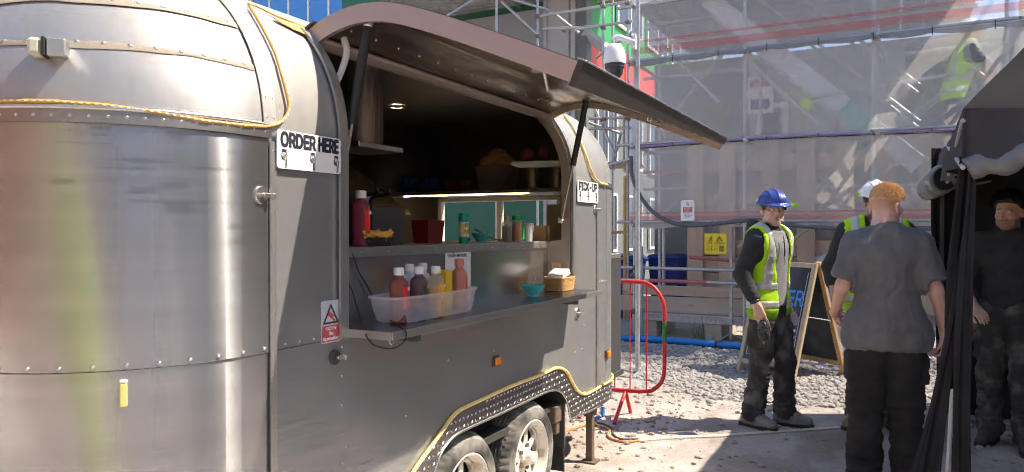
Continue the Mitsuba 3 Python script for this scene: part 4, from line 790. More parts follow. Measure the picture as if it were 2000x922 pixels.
def lock(u, v, r, cover=False, dark=False):
    p = on_shell(u, v, .002); n = shell_n(p); M = frame(p, np.cross((0, 0, 1), n), n)
    k = put(TR, 'lock', mv(lathe([(r, -.002), (r, .004), (r * .92, .007), (0, .008)], 24), (0, 0, 0)) if False else tf(lathe([(r, -.003), (r, .004), (r * .92, .007), (0, .008)], 24), M), 'm_dark_metal' if dark else 'm_shiny', 30)
    put(k, 'handle', tf(join([box(-.006, .03, -.006, .006, .009, .022, .003), box(.024, .034, -.012, .006, .012, .03, .003)]), M), 'm_shiny')
lock(510, 381, .027); lock(653, 698, .026, dark=True); lock(1162, 409, .028); lock(1127, 612, .034)
put(TR, 'tie_ring', tube([on_shell(1092, 430, .01) + V3(.012 * math.cos(a), 0, .012 * math.sin(a)) for a in np.linspace(0, 2 * PI, 12)], .003, 6), 'm_shiny', True)
# --- signs on the trailer
def hand(s):
    """A pointing hand, fingertip down, from its cuff at the origin; s is its height. Returns the dark line art and the white fill."""
    cuff = sbox(-.17, -.10, .17, 0); fist = Polygon([(-.13, -.14), (.13, -.14), (.19, -.34), (.17, -.55), (.13, -.60), (-.12, -.56), (-.20, -.42), (-.17, -.26)]).buffer(.03); fing = sbox(.06, -1.0, .16, -.5).buffer(.02)
    body = fist.union(fing); line = body.difference(body.buffer(-.045)).union(cuff)
    for i in range(3): line = line.union(LineString([(-.12 + .075 * i, -.38), (-.13 + .075 * i, -.54)]).buffer(.018))
    line = line.union(LineString([(.06, -.5), (.1, -.28)]).buffer(.016)).union(LineString([(-.02, -.2), (-.05, -.32), (.03, -.34)]).buffer(.014))
    return affinity.scale(line, s, s, origin=(0, 0))
def way_sign(name, u0, u1, vt, vb, label, words, hands):
    a, b = at_y(u0, 298, YS - .012), at_y(u1, 298, YS - .012); w = b[0] - a[0]; zt = at_y(u0, vt, YS - .012)[2]; zb = at_y(u0, vb, YS - .012)[2]; h = zt - zb
    t = thing(name, label, 'sign'); put(t, 'board', face_y(extr(rrect(w, h, .012), .004), a[0], YS - .012, zb), 'm_sign_white')
    for s, x0, x1, hh in words: put(t, 'lettering', face_y(heavy(s, hh * h, (x1 - x0) * w), a[0] + x0 * w, YS - .016, zb + h * (.94 - hh)), 'm_ink')
    for x in hands: put(t, 'pointing_hand', face_y(extr(affinity.translate(hand(.46 * h), x * w, h * .50), .0012), a[0], YS - .016, zb), 'm_ink')
way_sign('order_sign', 540, 664, 252, 328, 'white sign reading ORDER HERE with three pointing hands', [('ORDER', .05, .575, .36), ('HERE', .625, .955, .36)], (.10, .53, .92))
way_sign('pickup_sign', 1127, 1167, 352, 394, 'white sign reading PICK-UP beside the far end of the hatch', [('PICK-UP', .07, .93, .38)], (.12, .5, .9))
a, b = at_y(627, 630, YS - .004), at_y(664, 630, YS - .004); zt, zb = at_y(627, 589, YS - .004)[2], at_y(627, 673, YS - .004)[2]; w, h = b[0] - a[0], zt - zb
t = thing('camera_notice', 'small white and red notice reading CCTV in operation', 'sign')
put(t, 'board', face_y(extr(rrect(w, h, .006), .002), a[0], YS - .002, zb), 'm_sign_grey'); put(t, 'red_panel', face_y(extr(sbox(.04 * w, .03 * h, .96 * w, .41 * h), .001), a[0], YS - .0042, zb), 'm_sign_red')
tri = Polygon([(.08 * w, .45 * h), (.92 * w, .45 * h), (.5 * w, .93 * h)]); put(t, 'triangle', face_y(extr(tri.difference(tri.buffer(-.006)), .001), a[0], YS - .0042, zb), 'm_ink')
put(t, 'camera_symbol', face_y(extr(affinity.rotate(sbox(.34 * w, .60 * h, .66 * w, .70 * h), -28).union(LineString([(.55 * w, .58 * h), (.68 * w, .53 * h), (.68 * w, .48 * h)]).buffer(.003)), .001), a[0], YS - .0042, zb), 'm_sign_red')
for i, (s, ww) in enumerate((('CCTV', .56), ('in', .18), ('operation', .84))): put(t, 'lettering', face_y(text(s, .075 * h, ww * w), a[0] + (1 - ww) / 2 * w, YS - .0054, zb + (.30 - .115 * i) * h), 'm_sign_white')
# ================= what stands on the counter, the shelf and inside
def glassy(name, c, op, rough=0.25):
    """Milky translucent plastic or clear film: a thin sheet that lets most light straight through."""
    scene['m_' + name] = dict(type='mask', opacity=op, bsdf=dict(type='principledthin', base_color=rgb(*c), roughness=rough, diff_trans=1.1, spec_trans=0.0)); return 'm_' + name
glassy('tub_plastic', (0.95, 0.95, 0.97), 0.49); glassy('film', (0.80, 0.80, 0.80), 0.30, 0.1); glassy('bottle_clear', (0.78, 0.72, 0.62), 0.49)
for n, c in (('ketchup', (.24, .035, .06)), ('sauce_red', (.24, .055, .045)), ('sauce_brown', (.10, .055, .065)), ('mustard', (.80, .36, .02)), ('sauce_pink', (.52, .20, .14)), ('label_red', (.78, .02, .015)), ('label_yellow', (.78, .50, .02)), ('chips', (.72, .44, .08)), ('teal', (.05, .42, .40)), ('lid_teal', (.0, .27, .21)), ('lid_green', (.01, .30, .06)), ('soy', (.022, .012, .012)), ('kraft', (.50, .30, .13)), ('kraft_light', (.68, .52, .32)), ('chilli', (.40, .10, .02)), ('wicker', (.42, .25, .10)), ('paper', (.80, .80, .79)), ('bag_blue', (.03, .08, .24)), ('bag_red', (.15, .028, .028)), ('bread', (.42, .23, .09)), ('tray_red', (.17, .006, .008)), ('pen_green', (.12, .24, .02)), ('brush_hair', (.30, .24, .17))): mat(n, c, 0.38 if n not in ('chips', 'kraft', 'kraft_light', 'wicker', 'paper', 'bread') else 0.8)
def fbox(c, rx, ry, h, r=.35, n=24):
    """Ring of a rounded rectangle."""
    an = np.linspace(0, 2 * PI, n, endpoint=False); e = 2 / (2 + 4 * (1 - r)); ca, sa = np.cos(an), np.sin(an)
    return np.stack([c[0] + rx * np.sign(ca) * abs(ca) ** e, c[1] + ry * np.sign(sa) * abs(sa) ** e, np.full(n, c[2] + h)], 1)
def bottle(x, y, z, h, rx, ry, m, cap='m_sign_white', label=None, lab=None, name='sauce_bottle', txt=None, group=None, turn=0, fill=None):
    t = thing(name, lab, 'bottle', group); o = (0, 0, 0); M = np.eye(4) @ rot((0, 0, 1), turn); M[:3, 3] = (x, y, z)
    prof = [(.9, 0), (1, .015), (1, .08), (.97, .3), (.985, .5), (1, .66), (.96, .73), (.78, .79), (.50, .82), (.48, .86)]
    put(t, 'body', tf(loft([fbox(o, rx * s, ry * s, h * q, .55 if q < .75 else .9) for s, q in prof]), M), m, 40)
    if fill: put(t, 'filling', tf(loft([fbox(o, rx * s * .97, ry * s * .97, h * min(q, .60), .55) for s, q in prof[:6]]), M), fill, 40)
    put(t, 'cap', tf(lathe([(0, h * .86), (rx * .56, h * .86), (rx * .56, h * .985), (rx * .5, h), (0, h)], 20), M), cap, 30)
    if label:
        g = np.array([[(rx * 1.025 * math.copysign(abs(math.cos(a)) ** .526, math.cos(a)), ry * 1.025 * math.copysign(abs(math.sin(a)) ** .526, math.sin(a)), zz) for zz in np.linspace(h * .26, h * .655, 5)] for a in np.linspace(-2.65, -.75, 20)])
        put(t, 'label', tf(sheet(g), M), label, True)
        if txt: put(t, 'lettering', tf(mv(face_y(text(txt, h * .055, rx * .8), 0, 0, 0), (-.0 * rx, -ry * 1.04, h * .58)), M), 'm_sign_white')
    return t
ZC, ZS = 1.4365, 1.1605                       # counter top, shelf top
def onc(u, v, z): return at_z(u, v, z)
p = at_y(705, 486, RY + .06)
k = bottle(p[0], p[1], ZC, .222, .038, .033, 'm_ketchup', label='m_label_red', lab='large ketchup bottle with a white cap on the counter by the near jamb', name='ketchup_bottle', txt='TOMATO', turn=28)
put(k, 'chips_picture', tf(mv(face_y(extr(Point(0, 0).buffer(.014), .001), 0, 0, 0), (.017, -.0350, .050)), np.array([[math.cos(.49), -math.sin(.49), 0, p[0]], [math.sin(.49), math.cos(.49), 0, p[1]], [0, 0, 1, ZC], [0, 0, 0, 1]])), 'm_chips')
# fryer
p = at_y(752, 486, RY + .16); t = thing('fryer', 'dark steel table fryer with raised basket handles behind the chips', 'fryer')
x, y = p[0], p[1]; put(t, 'body', box(x - .08, x + .15, y, y + .36, ZC, ZC + .17, .006), 'm_dark_metal'); put(t, 'front_plate', box(x + .152, x + .16, y + .01, y + .35, ZC + .005, ZC + .165, .002), 'm_steel', uv=None)
for dx in (.0, .08): put(t, 'handle', tube(spline([(x + dx, y + .15, ZC + .17), (x + dx, y + .13, ZC + .215), (x + dx - .03, y + .02, ZC + .225), (x + dx - .08, y - .02, ZC + .24)]), .008, 8), 'm_black', True)
put(t, 'basket', box(x + .01, x + .12, y + .16, y + .33, ZC + .171, ZC + .235, .01), 'm_steel', uv=None)
p = at_y(836, 470, RY + .30); solo('red_tray', hull([(p[0] + a * w, p[1] + b * w * .7, ZC + z) for z, w in ((.0, .062), (.115, .075)) for a in (-1, 1) for b in (-1, 1)]), 'm_tray_red', 'dark red plastic food tub behind the chips', 'tub')
def chips_tray(u, v, w, n, seed, lab):
    p = onc(u, v, ZC); x, y = p[0], RY + .045; t = thing('chips_tray', lab, 'tray', 'black trays of chips on the counter'); R_ = np.random.default_rng(seed)
    put(t, 'tray', loft([fbox((x, y, ZC), w * s, .045 * s, h, .6) for s, h in ((.72, .0), (.95, .03), (1.0, .034), (.93, .034), (.9, .012))], cap1=True), 'm_black', 30)
    for i in range(n):
        a = R_.normal(0, .5); L = .025 + .022 * R_.random(); c = V3(x + (R_.random() - .5) * w * 1.5, y + (R_.random() - .5) * .06, ZC + .036 + .016 * R_.random() * (1 - abs(0)))
        put(t, 'chip', tf(box(-L, L, -.0055, .0055, -.0055, .0055, .0012), frame(c, (math.cos(a), math.sin(a), R_.normal(0, .25)), (0, .3, 1))), 'm_chips')
chips_tray(826, 482, .085, 34, 1, 'black tray piled with chips, left one beside the fryer'); chips_tray(878, 482, .05, 18, 2, 'smaller black tray of chips beside the teal shaker')
# shaker with hand lettering
p = at_y(906, 482, RY + .05); t = thing('spice_shaker', 'cardboard shaker with a teal lid and hand lettering MAR DUST', 'shaker'); x, y = p[0], p[1]; k = .0022
put(t, 'body', lathe([(0, 0), (.025, 0), (.025, .105), (0, .105)], 24, (x, y, ZC)), 'm_kraft_light', 40); put(t, 'base_band', lathe([(.0254, .0), (.0254, .032)], 24, (x, y, ZC)), 'm_lid_teal', 40); put(t, 'lid', lathe([(.0262, .105), (.0262, .142), (.024, .147), (0, .147)], 24, (x, y, ZC)), 'm_lid_teal', 40)
for s, zz in (('MAR', .079), ('DUST', .048)): 
    g = text(s, .019, .036 if s == 'DUST' else .032, .0008); v = g.vertices - (0.018, 0, 0); a = v[:, 0] / .0255; g.vertices = np.stack([x + (.0256 + v[:, 2]) * np.sin(a - .35), y - (.0256 + v[:, 2]) * np.cos(a - .35), ZC + zz + v[:, 1]], 1); put(t, 'lettering', g, 'm_pen_green')
put(t, 'barcode', mv(face_y(extr(shapely.union_all([sbox(i * .0022, 0, i * .0022 + .0011, .014) for i in range(7)]), .0008), 0, 0, 0), (x - .002, y - .0262, ZC + .012)), 'm_ink')
def bowl(p, r, h, z, lab, m='m_teal'):
    t = thing('bowl', lab, 'bowl', None); n = 48
    pr = [(r * .42, 0), (r * .46, h * .12), (r * .75, h * .45), (r * .95, h * .8), (r, h), (r * .97, h * 1.0), (r * .90, h * .78), (r * .68, h * .42), (0, h * .16)]
    P = np.array([[(rr * (1 + (.008 * math.cos(a * 24) if 1 < j < 4 else 0)) * math.cos(a), rr * (1 + (.008 * math.cos(a * 24) if 1 < j < 4 else 0)) * math.sin(a), zz) for j, (rr, zz) in enumerate(pr)] for a in np.linspace(0, 2 * PI, 97)])
    put(t, 'body', mv(sheet(P), (p[0], p[1], z)), m, True); put(t, 'foot', lathe([(r * .40, -.0), (r * .44, .0), (r * .43, h * .10), (r * .3, h * .1)], 28, (p[0], p[1], z + .0005)), 'm_off_white', 30); return t
bowl((at_y(940, 480, RY + .14)), .052, .05, ZC, 'teal patterned bowl standing on the counter behind the shaker')
p = at_y(1041, 585, YS - .02); k = bowl(p, .062, .058, ZS, 'turquoise bowl of dark sauce on the shelf beside the basket'); put(k, 'sauce', lathe([(.053, .043), (0, .045)], 24, (p[0], p[1], ZS)), 'm_soy'); put(k, 'spoon', rod((p[0] - .01, p[1], ZS + .05), (p[0] + .07, p[1] + .02, ZS + .095), .003, 6), 'm_shiny', 40)
p = at_y(967, 480, RY + .05); solo('pastry_brush', join([rod((p[0] + .0, p[1], ZC + .016), (p[0] + .06, p[1] + .16, ZC + .07), .006, 8)] + [rod((p[0] - .002 + .003 * i, p[1] - .004, ZC + .016), (p[0] - .04 + .008 * i, p[1] - .06, ZC + .006 + .004 * (i % 3)), .003, 5) for i in range(7)]), 'm_brush_hair', 'pale bristle brush lying on the counter between bowl and bottles', 'brush', kind=None)
p = at_y(990, 480, RY + .07); k = bottle(p[0], p[1], ZC, .142, .024, .024, 'm_bottle_clear', cap='m_kraft', lab='clear bottle of dark sauce with a brown cap on the counter', name='dark_sauce_bottle', fill='m_soy')
p = at_y(1010, 480, RY + .09); t = thing('spice_jar', 'tall jar of chilli flakes with a green lid', 'jar'); put(t, 'filling', lathe([(0, .002), (.027, .002), (.027, .10), (0, .10)], 24, (p[0], p[1], ZC)), 'm_chilli', 40); put(t, 'glass', lathe([(0, 0), (.028, 0), (.028, .125), (.026, .128)], 24, (p[0], p[1], ZC)), 'm_bottle_clear', 40); put(t, 'lid', lathe([(.029, .122), (.029, .148), (0, .150)], 24, (p[0], p[1], ZC)), 'm_lid_green', 30); put(t, 'label', box(p[0] + .012, p[0] + .031, p[1] - .031, p[1] - .0285, ZC + .012, ZC + .085), 'm_lid_green')
p = at_y(1033, 480, RY + .05); solo('plastic_cup', lathe([(0, 0), (.022, 0), (.026, .10), (.030, .102), (.026, .106), (0, .104)], 24, (p[0], p[1], ZC)), 'm_sign_grey', 'grey plastic cup beside the chilli jar', 'cup', 40)
p = at_y(1066, 480, RY + .05); t = thing('napkin_box', 'brown card box packed with folded napkins on the counter', 'box'); put(t, 'card', join([box(p[0] - .04, p[0] + .005, p[1] - .01, p[1] + .12, ZC, ZC + .092, .003), box(p[0] + .006, p[0] + .07, p[1] + .03, p[1] + .12, ZC, ZC + .085, .003)]), 'm_kraft')
for i in range(14): put(t, 'napkin', tf(box(0, .062, -.02, .03, -.0024, .0024, .001), frame((p[0] + .008, p[1] + .0, ZC + .006 + .0064 * i), (1, .12, .0), (0, 0, 1))), 'm_kraft_light')
# the sheet of paper stuck to the counter front
a, b = at_y(869, 540, RY - .004), at_y(919, 540, RY - .004); zt = at_y(869, 483, RY - .004)[2]
t = thing('paper_notice', 'white paper notice starting TODAY WE WILL taped below the counter', 'notice'); put(t, 'sheet', face_y(extr(sbox(0, 0, b[0] - a[0], zt - 1.165), .001), a[0], RY - .004, 1.165), 'm_paper'); put(t, 'tape', box(a[0] + .065, a[0] + .077, RY - .0072, RY - .0055, zt - .03, zt + .008), 'm_black')
put(t, 'lettering', face_y(text('TODAY WE WILL', .014, (b[0] - a[0]) * .78, .001), a[0] + .018, RY - .0053, zt - .048), 'm_ink')
# plastic tub of sauces on the shelf
c0 = at_z(765, 610, ZS); tx0, tx1 = at_y(737, 632, YS - .045)[0], at_y(914, 632, YS - .045)[0]; cx_, cy_ = (tx0 + tx1) / 2, YS - .045; hx, hy, hh = (tx1 - tx0) / 2 * .93, .085, .098
t = thing('plastic_tub', 'translucent plastic tub holding sauce bottles on the shelf', 'tub')
put(t, 'side', loft([fbox((cx_, cy_, ZS), hx * s, hy * s, h, .35, 40) for s, h in ((.86, .003), (.90, .01), (.97, .06), (1.0, hh))], cap0=True, cap1=False), 'm_tub_plastic', 30)
put(t, 'rim', loft([fbox((cx_, cy_, ZS), hx * s, hy * s, h, .35, 40) for s, h in ((1.0, hh - .006), (1.035, hh - .006), (1.04, hh), (1.035, hh + .002), (.995, hh + .002))], False, False), 'm_tub_plastic', 30)
gp = 'sauce bottles in the plastic tub'
for u, m, lb, tx, lab, yy, hgt, cap in ((779, 'm_sauce_red', 'm_label_red', 'KETCHUP', 'red sauce bottle standing leftmost in the plastic tub', -.03, .200, None), (818, 'm_sauce_brown', 'm_counter_dark', 'BROWN', 'brown sauce bottle between the red and the orange one in the tub', -.035, .198, None), (851, 'm_bottle_clear', 'm_mustard', 'SAUCE', 'clear bottle with an orange label and orange sauce in the tub', -.045, .196, None)):
    q = at_y(u, 600, cy_ + yy); bottle(q[0], q[1], ZS + .004, hgt, .034, .032, m, label=lb, lab=lab, txt=tx, group=None, turn=25, fill='m_mustard' if 'clear' in m else None)
for u, m, lab, yy in ((800, 'm_dirty_white', 'pale bottle at the back of the plastic tub', .035), (826, 'm_off_white', 'second pale bottle at the back of the plastic tub, beside the brown one', .038)):
    q = at_y(u, 600, cy_ + yy); bottle(q[0], q[1], ZS + .004, .205, .030, .028, m, lab=lab, turn=20)
q = at_y(873, 600, cy_ - .005); solo('yellow_box', box(q[0] - .022, q[0] + .022, q[1] - .015, q[1] + .03, ZS + .004, ZS + .178, .006), 'm_label_yellow', 'yellow carton in the plastic tub behind the orange bottle', 'carton')
q = at_y(897, 600, cy_ - .0); k = bottle(q[0], q[1], ZS + .004, .215, .036, .030, 'm_sauce_pink', cap='m_sauce_pink', lab='pink sauce bottle turned upside down at the right end of the tub', label='m_label_red', turn=50)
# wicker basket, napkins, card boxes in film at the far end of the shelf
p = at_y(1093, 580, YS + .0); x, y = p[0], p[1]; t = thing('wicker_basket', 'small wicker basket of napkins at the far end of the shelf', 'basket')
ws = []
for j in range(9):
    hgt = ZS + .006 + .0075 * j; P = fbox((x, y, 0), .088 + .0012 * j, .055 + .001 * j, hgt, .4, 48); P += .0028 * np.where(np.arange(48) % 2 == j % 2, 1, -1)[:, None] * (P - V3(x, y, hgt)) / .08; ws.append(tube(np.vstack([P, P[:1]]), .0040, 6, False))
put(t, 'weave', join(ws), 'm_wicker', True, kind='stuff'); put(t, 'rim', tube(np.vstack([fbox((x, y, 0), .1, .064, ZS + .075, .4, 40)] * 2)[:41], .0058, 6, False), 'm_wicker', True)
put(t, 'lining', loft([fbox((x, y, ZS), .078, .046, h, .4) for h in (.002, .06)]), 'm_kraft', 30)
solo('napkin_stack', join([tf(box(-.075, .075, -.045, .045, -.002 + .005 * i, .002 + .005 * i, .001), frame((x - .01, y, ZS + .082), (1, .1 + .02 * i, .16), (0, 0, 1))) for i in range(6)]), 'm_paper', 'white napkins lying askew in the wicker basket', 'napkins', kind=None)
p2 = at_y(1105, 575, YS + .085); t = thing('wrapped_boxes', 'brown card cartons in a clear film bag at the end of the shelf', 'cartons')
for i, (dx, w) in enumerate(((-.105, .075), (-.035, .075), (.04, .075))): put(t, 'carton', hull([(p2[0] + dx + (w * k if top else w * .6 * k), p2[1] + yy * (1 if top else .6), ZS + (.15 if top else .006)) for k in (-.5, .5) for yy in (-.03, .03) for top in (0, 1)]), 'm_kraft_light')
P = np.array([[(p2[0] - .015 + (.095 + .012 * math.sin(a * 5 + z * 40)) * math.copysign(abs(math.cos(a)) ** .6, math.cos(a)), p2[1] + (.042 + .008 * math.sin(a * 7 + z * 30)) * math.copysign(abs(math.sin(a)) ** .6, math.sin(a)), ZS + z) for z in np.linspace(.003, .175, 9)] for a in np.linspace(0, 2 * PI, 49)])
put(t, 'film', sheet(P), 'm_film', True)
# black lead on the counter and shelf
wire = [at_y(682, 480, RY - .004), at_y(690, 500, RY - .012), at_y(700, 530, RY - .014), at_y(715, 555, RY - .014), at_y(730, 585, RY - .018), at_y(740, 612, RY - .05), at_z(752, 625, ZS + .004), at_z(772, 632, ZS + .004), at_y(790, 645, YS - .20), at_y(793, 657, YS - .21), at_y(785, 672, YS - .21), at_y(765, 681, YS - .2), at_y(740, 678, YS - .19), at_y(722, 667, YS - .17)]
wire += [at_y(708, 640, YS - .02), at_y(697, 600, YS + .09), at_y(688, 570, RY - .02), at_y(680, 552, RY - .004)]
solo('power_lead', tube(spline(wire, 6), .0026, 6), 'm_black', 'thin black lead looping off the near end of the shelf', 'lead', True)
# inside shelf goods, in the shade
def blob(c, r, seed, n=2, k=.35): m = trimesh.creation.icosphere(subdivisions=n + 1, radius=1.0); d = 1 + k * 2 * (meshkit.fbm(m.vertices * 1.7 + seed, 3) - .5); m.vertices = m.vertices * d[:, None] * np.asarray(r) + np.asarray(c); return m
def crinkle(c, r, seed): m = trimesh.creation.icosphere(subdivisions=4, radius=1.0); d = 1 + .28 * abs(2 * meshkit.fbm(m.vertices * 2.6 + seed, 4) - 1) * np.sign(meshkit.noise(m.vertices * 5, seed) - .5); m.vertices = m.vertices * d[:, None] * np.asarray(r) + np.asarray(c); return m
p = at_x(972, 352, 4.70); p[2] = 1.881; t = thing('bread_tub', 'clear plastic tub of bagged bread rolls on the shelf above the rear window', 'tub'); put(t, 'tub', mv(hull([(a * w, b * w, z) for z, w in ((-.085, .10), (.085, .118)) for a in (-1, 1) for b in (-1, 1)]), p), glassy('tub_dim', (.50, .42, .38), .6))
for i, (dx, dz) in enumerate(((-.06, .11), (.05, .12), (.0, .16))): put(t, 'bread_bag', crinkle(p + R2 * dx + V3(0, 0, dz), (.08, .07, .06), 3 + i), 'm_bread', 30)
for i, (u, v, s, m, lb) in enumerate(((800, 366, .11, 'm_bag_blue', 'dark blue bag at the left on the rear shelf'), (842, 364, .10, 'm_bag_blue', 'dark blue bag beside the red packets'), (880, 362, .075, 'm_bag_red', 'dark red packet on the rear shelf next to the blue bags'), (912, 362, .08, 'm_bag_red', 'dark red packet beside the bread tub'))):
    p = at_x(u, v, 4.76); p[2] = 1.796 + s * .60; solo('food_bag' if i < 2 else 'food_packet', crinkle(p, (s, s * .8, s * .62), 20 + i), m, lb, 'bag', 30)
for i, (u, v, lb) in enumerate(((1030, 304, 'small bag of red sweets on the little shelf, left of two'), (1064, 300, 'small bag of red sweets at the right end of the little shelf'))):
    p = at_d(u, v, 4.72); solo('sweet_bag', crinkle(p, (.045, .04, .05), 40 + i), 'm_bag_red', lb, 'bag', 30)
for i, (u, lb) in enumerate(((1040, 'steel cutlery canister on the rear shelf, the one next to the bread tub'), (1088, 'steel cutlery canister nearest the far jamb'))):
    p = at_x(u, 374, 4.66); p[2] = 1.796; t = thing('canister', lb, 'canister'); put(t, 'body', lathe([(0, 0), (.058, .0), (.062, .01), (.060, .15), (.052, .158), (0, .16)], 28, p), 'm_hood', 40)
    put(t, 'holes', join([mv(trimesh.creation.icosphere(subdivisions=1, radius=.006), p + V3(-.044, -.042, .05 + .02 * j)) for j in range(5)]), 'm_black', kind='stuff')
p = at_x(1082, 455, 4.50); solo('cream_box', box(p[0] - .02, p[0] + .16, p[1] - .16, p[1] + .05, 1.336, 1.336 + .34, .006), 'm_kraft_light', 'pale cardboard box standing on end beside the rear window', 'box')
p = at_y(733, 400, 3.42); solo('steel_pan', lathe([(0, 0), (.10, 0), (.105, .02), (.105, .36), (.108, .363), (.1, .363), (.1, .02), (0, .01)], 28, (p[0], p[1], 1.336)), 'm_hood', 'tall steel pan on the far worktop behind the fryer', 'pan', 40)
# ================= red barrier, A-board, pole, cables
t = thing('pedestrian_barrier', 'red steel pedestrian barrier behind the trailer end', 'barrier')
bx = at_z(1213, 825, 0.0); D0 = bx[0] * CY + bx[1] * SY
def onb(u, v):                                # the barrier's plane faces the lane: it stands across it
    return at_x(u, v, bx[0] + .18)
top, bot = 549, 766
rr = spline([onb(1130, top), onb(1190, top), onb(1250, 551), onb(1272, 558), onb(1288, 575), onb(1297, 600), onb(1298, 650), onb(1298, 720), onb(1293, 745), onb(1280, 759), onb(1262, 765), onb(1200, 762), onb(1130, 758)], 6)
put(t, 'frame', tube(rr, .0165, 12), 'm_red_paint', True)
for u in (1146, 1174, 1201, 1231, 1263): put(t, 'bar', rod(onb(u, 552), onb(u, 762), .0055, 8), 'm_red_paint', 40)
put(t, 'tape', rod(onb(1298, 628), onb(1298, 668), .0172, 12), 'm_green_tape', 40)
f = onb(1222, 764)
for v, s in ((828, -1), (806, 1)): put(t, 'foot', rod(f, at_z(1200 if s < 0 else 1232, v, 0.01), .015, 10), 'm_red_paint', 40)
f = onb(1150, 764); put(t, 'foot', rod(f, (f[0] - .25, f[1] - .02, .01), .015, 10), 'm_red_paint', 40); put(t, 'foot', rod(f, (f[0] + .25, f[1] - .02, .01), .015, 10), 'm_red_paint', 40)
def aboard():
    t = thing('chalkboard_sign', 'wooden A-board with chalk lettering ORDER HERE behind the worker', 'sign')
    tl, tr, bl, brr = at_d(1484, 512, 7.9), at_d(1597, 513, 7.3), at_d(1440, 682, 7.75), at_d(1552, 704, 7.08)
    bl[2] = brr[2] = 0.0; tl[2] = tr[2] = (tl[2] + tr[2]) / 2
    H = np.linalg.norm(tl - bl); W = np.linalg.norm(brr - bl); X = (brr - bl) / W; Y = (tl + tr - bl - brr) / 2; Y /= np.linalg.norm(Y); N = np.cross(X, Y); M = np.eye(4); M[:3, 0], M[:3, 1], M[:3, 2], M[:3, 3] = X, Y, N, bl
    H = np.linalg.norm((tl + tr - bl - brr) / 2)
    f = put(t, 'front_frame', tf(join([box(0, .05, 0, H, -.02, .02, .004), box(W - .05, W, 0, H, -.02, .02, .004)]), M), 'm_board_frame'); put(t, 'rail', tf(box(.0502, W - .0502, H - .05, H, -.018, .018, .004), M), 'm_board_frame'); put(t, 'rail', tf(box(.0502, W - .0502, .10, .15, -.018, .018, .004), M), 'm_board_frame')
    b = put(t, 'board', tf(box(.051, W - .051, .151, H - .051, -.006, .006), M), 'm_chalkboard')
    rows = ((.63, 'ORDER', 'm_ink_blue'), (.36, 'HERE', 'm_ink_pink'))
    for y, s, m in rows: put(t, 'chalk_lettering', tf(mv(text(s, .13 * H / 1.0, W * .72 if s == 'ORDER' else W * .70, .002), (W * .17, y * H, .0062)), M), m)
    put(t, 'chalk_line', tf(join([box(W - .085, W - .08, .2, H - .1, .0062, .0082), box(.08, .085, .2, H - .1, .0062, .0082), box(.08, W - .08, .2, .204, .0062, .0082)]), M), 'm_sign_grey')
    br = at_d(1648, 697, 7.45); br[2] = 0; off = br - brr; B2 = (bl + off, brr + off); Y2 = (tl + tr) / 2 - (B2[0] + B2[1]) / 2; H2 = np.linalg.norm(Y2); Y2 /= H2; N2 = np.cross(X, Y2); M2 = np.eye(4); M2[:3, 0], M2[:3, 1], M2[:3, 2], M2[:3, 3] = X, Y2, N2, B2[0] - N2 * 0.045
    put(t, 'back_frame', tf(join([box(0, .05, 0, H2, -.02, .02, .004), box(W - .05, W, 0, H2, -.02, .02, .004)]), M2), 'm_board_frame_warm'); put(t, 'rail', tf(box(.0502, W - .0502, .10, .15, -.018, .018, .004), M2), 'm_board_frame_warm'); put(t, 'board', tf(box(.051, W - .051, .151, H2 - .06, -.006, .006), M2), 'm_chalkboard')
    put(t, 'stay', rod(brr * .45 + tr * .55, (brr + off) * .5 + tr * .5, .006, 6), 'm_galv', 40)
aboard()
solo('leaning_board', slab(np.array([[at_d(1600, 575, 8.4), at_d(1668, 512, 8.6)], [V3(*at_d(1625, 640, 8.2)[:2], .01), V3(*at_d(1700, 640, 8.3)[:2], .01)]]), .03), 'm_dirty_white', 'pale sheet leaning behind the A-board', 'board')
solo('strip_lath', slab(np.array([[at_d(1618, 560, 8.15), at_d(1632, 545, 8.15)], [V3(*at_d(1600, 640, 8.05)[:2], .01), V3(*at_d(1614, 650, 8.05)[:2], .01)]]), .02), 'm_plug_blue', 'pale blue strip leaning against the pale sheet', 'strip')
a = at_z(1428, 668, 0.0); b = at_d(1438, 416, a[0] * CY + a[1] * SY)
t = thing('marker_pole', 'galvanised pole standing on a small tripod base by the worker', 'pole'); put(t, 'shaft', box(a[0] - .018, a[0] + .018, a[1] - .018, a[1] + .018, .03, b[2], .004), 'm_galv')
for i in range(3): put(t, 'leg', rod(V3(a[0], a[1], .11), V3(a[0] + .28 * math.cos(i * 2.1 + .4), a[1] + .28 * math.sin(i * 2.1 + .4), .01), .008, 8), 'm_galv', 40)
def cable(name, pts, r, m, lab, cat, z=None): return solo(name, tube(spline([at_z(u, v, r if z is None else z) for u, v in pts], 7), r, 8), m, lab, cat, True)
cable('orange_cable', [(1098, 846), (1120, 838), (1150, 830), (1172, 834), (1190, 840), (1188, 852), (1200, 860), (1225, 864), (1250, 861)], .009, 'm_cable_orange', 'orange cable snaking from under the trailer', 'cable')
cable('grey_cable', [(1160, 826), (1180, 829), (1196, 838), (1199, 850), (1215, 858), (1250, 858)], .007, 'm_cable_grey', 'dark grey cable beside the orange one', 'cable')
p = at_z(1177, 820, .0); solo('blue_connector', join([rod(p + V3(0, 0, .03), p + V3(.01, 0, .10), .018, 12), rod(p + V3(0, 0, .03), p + V3(-.09, .06, .012), .012, 10)]), 'm_plug_blue', 'blue power connector standing on the grit behind the jack leg', 'connector', 40)
P = np.array([at_z(u, v, .01) for u, v in [(1248, 860), (1320, 854), (1400, 851), (1470, 846), (1560, 840), (1650, 834), (1760, 828)]]); P = spline(P, 4)
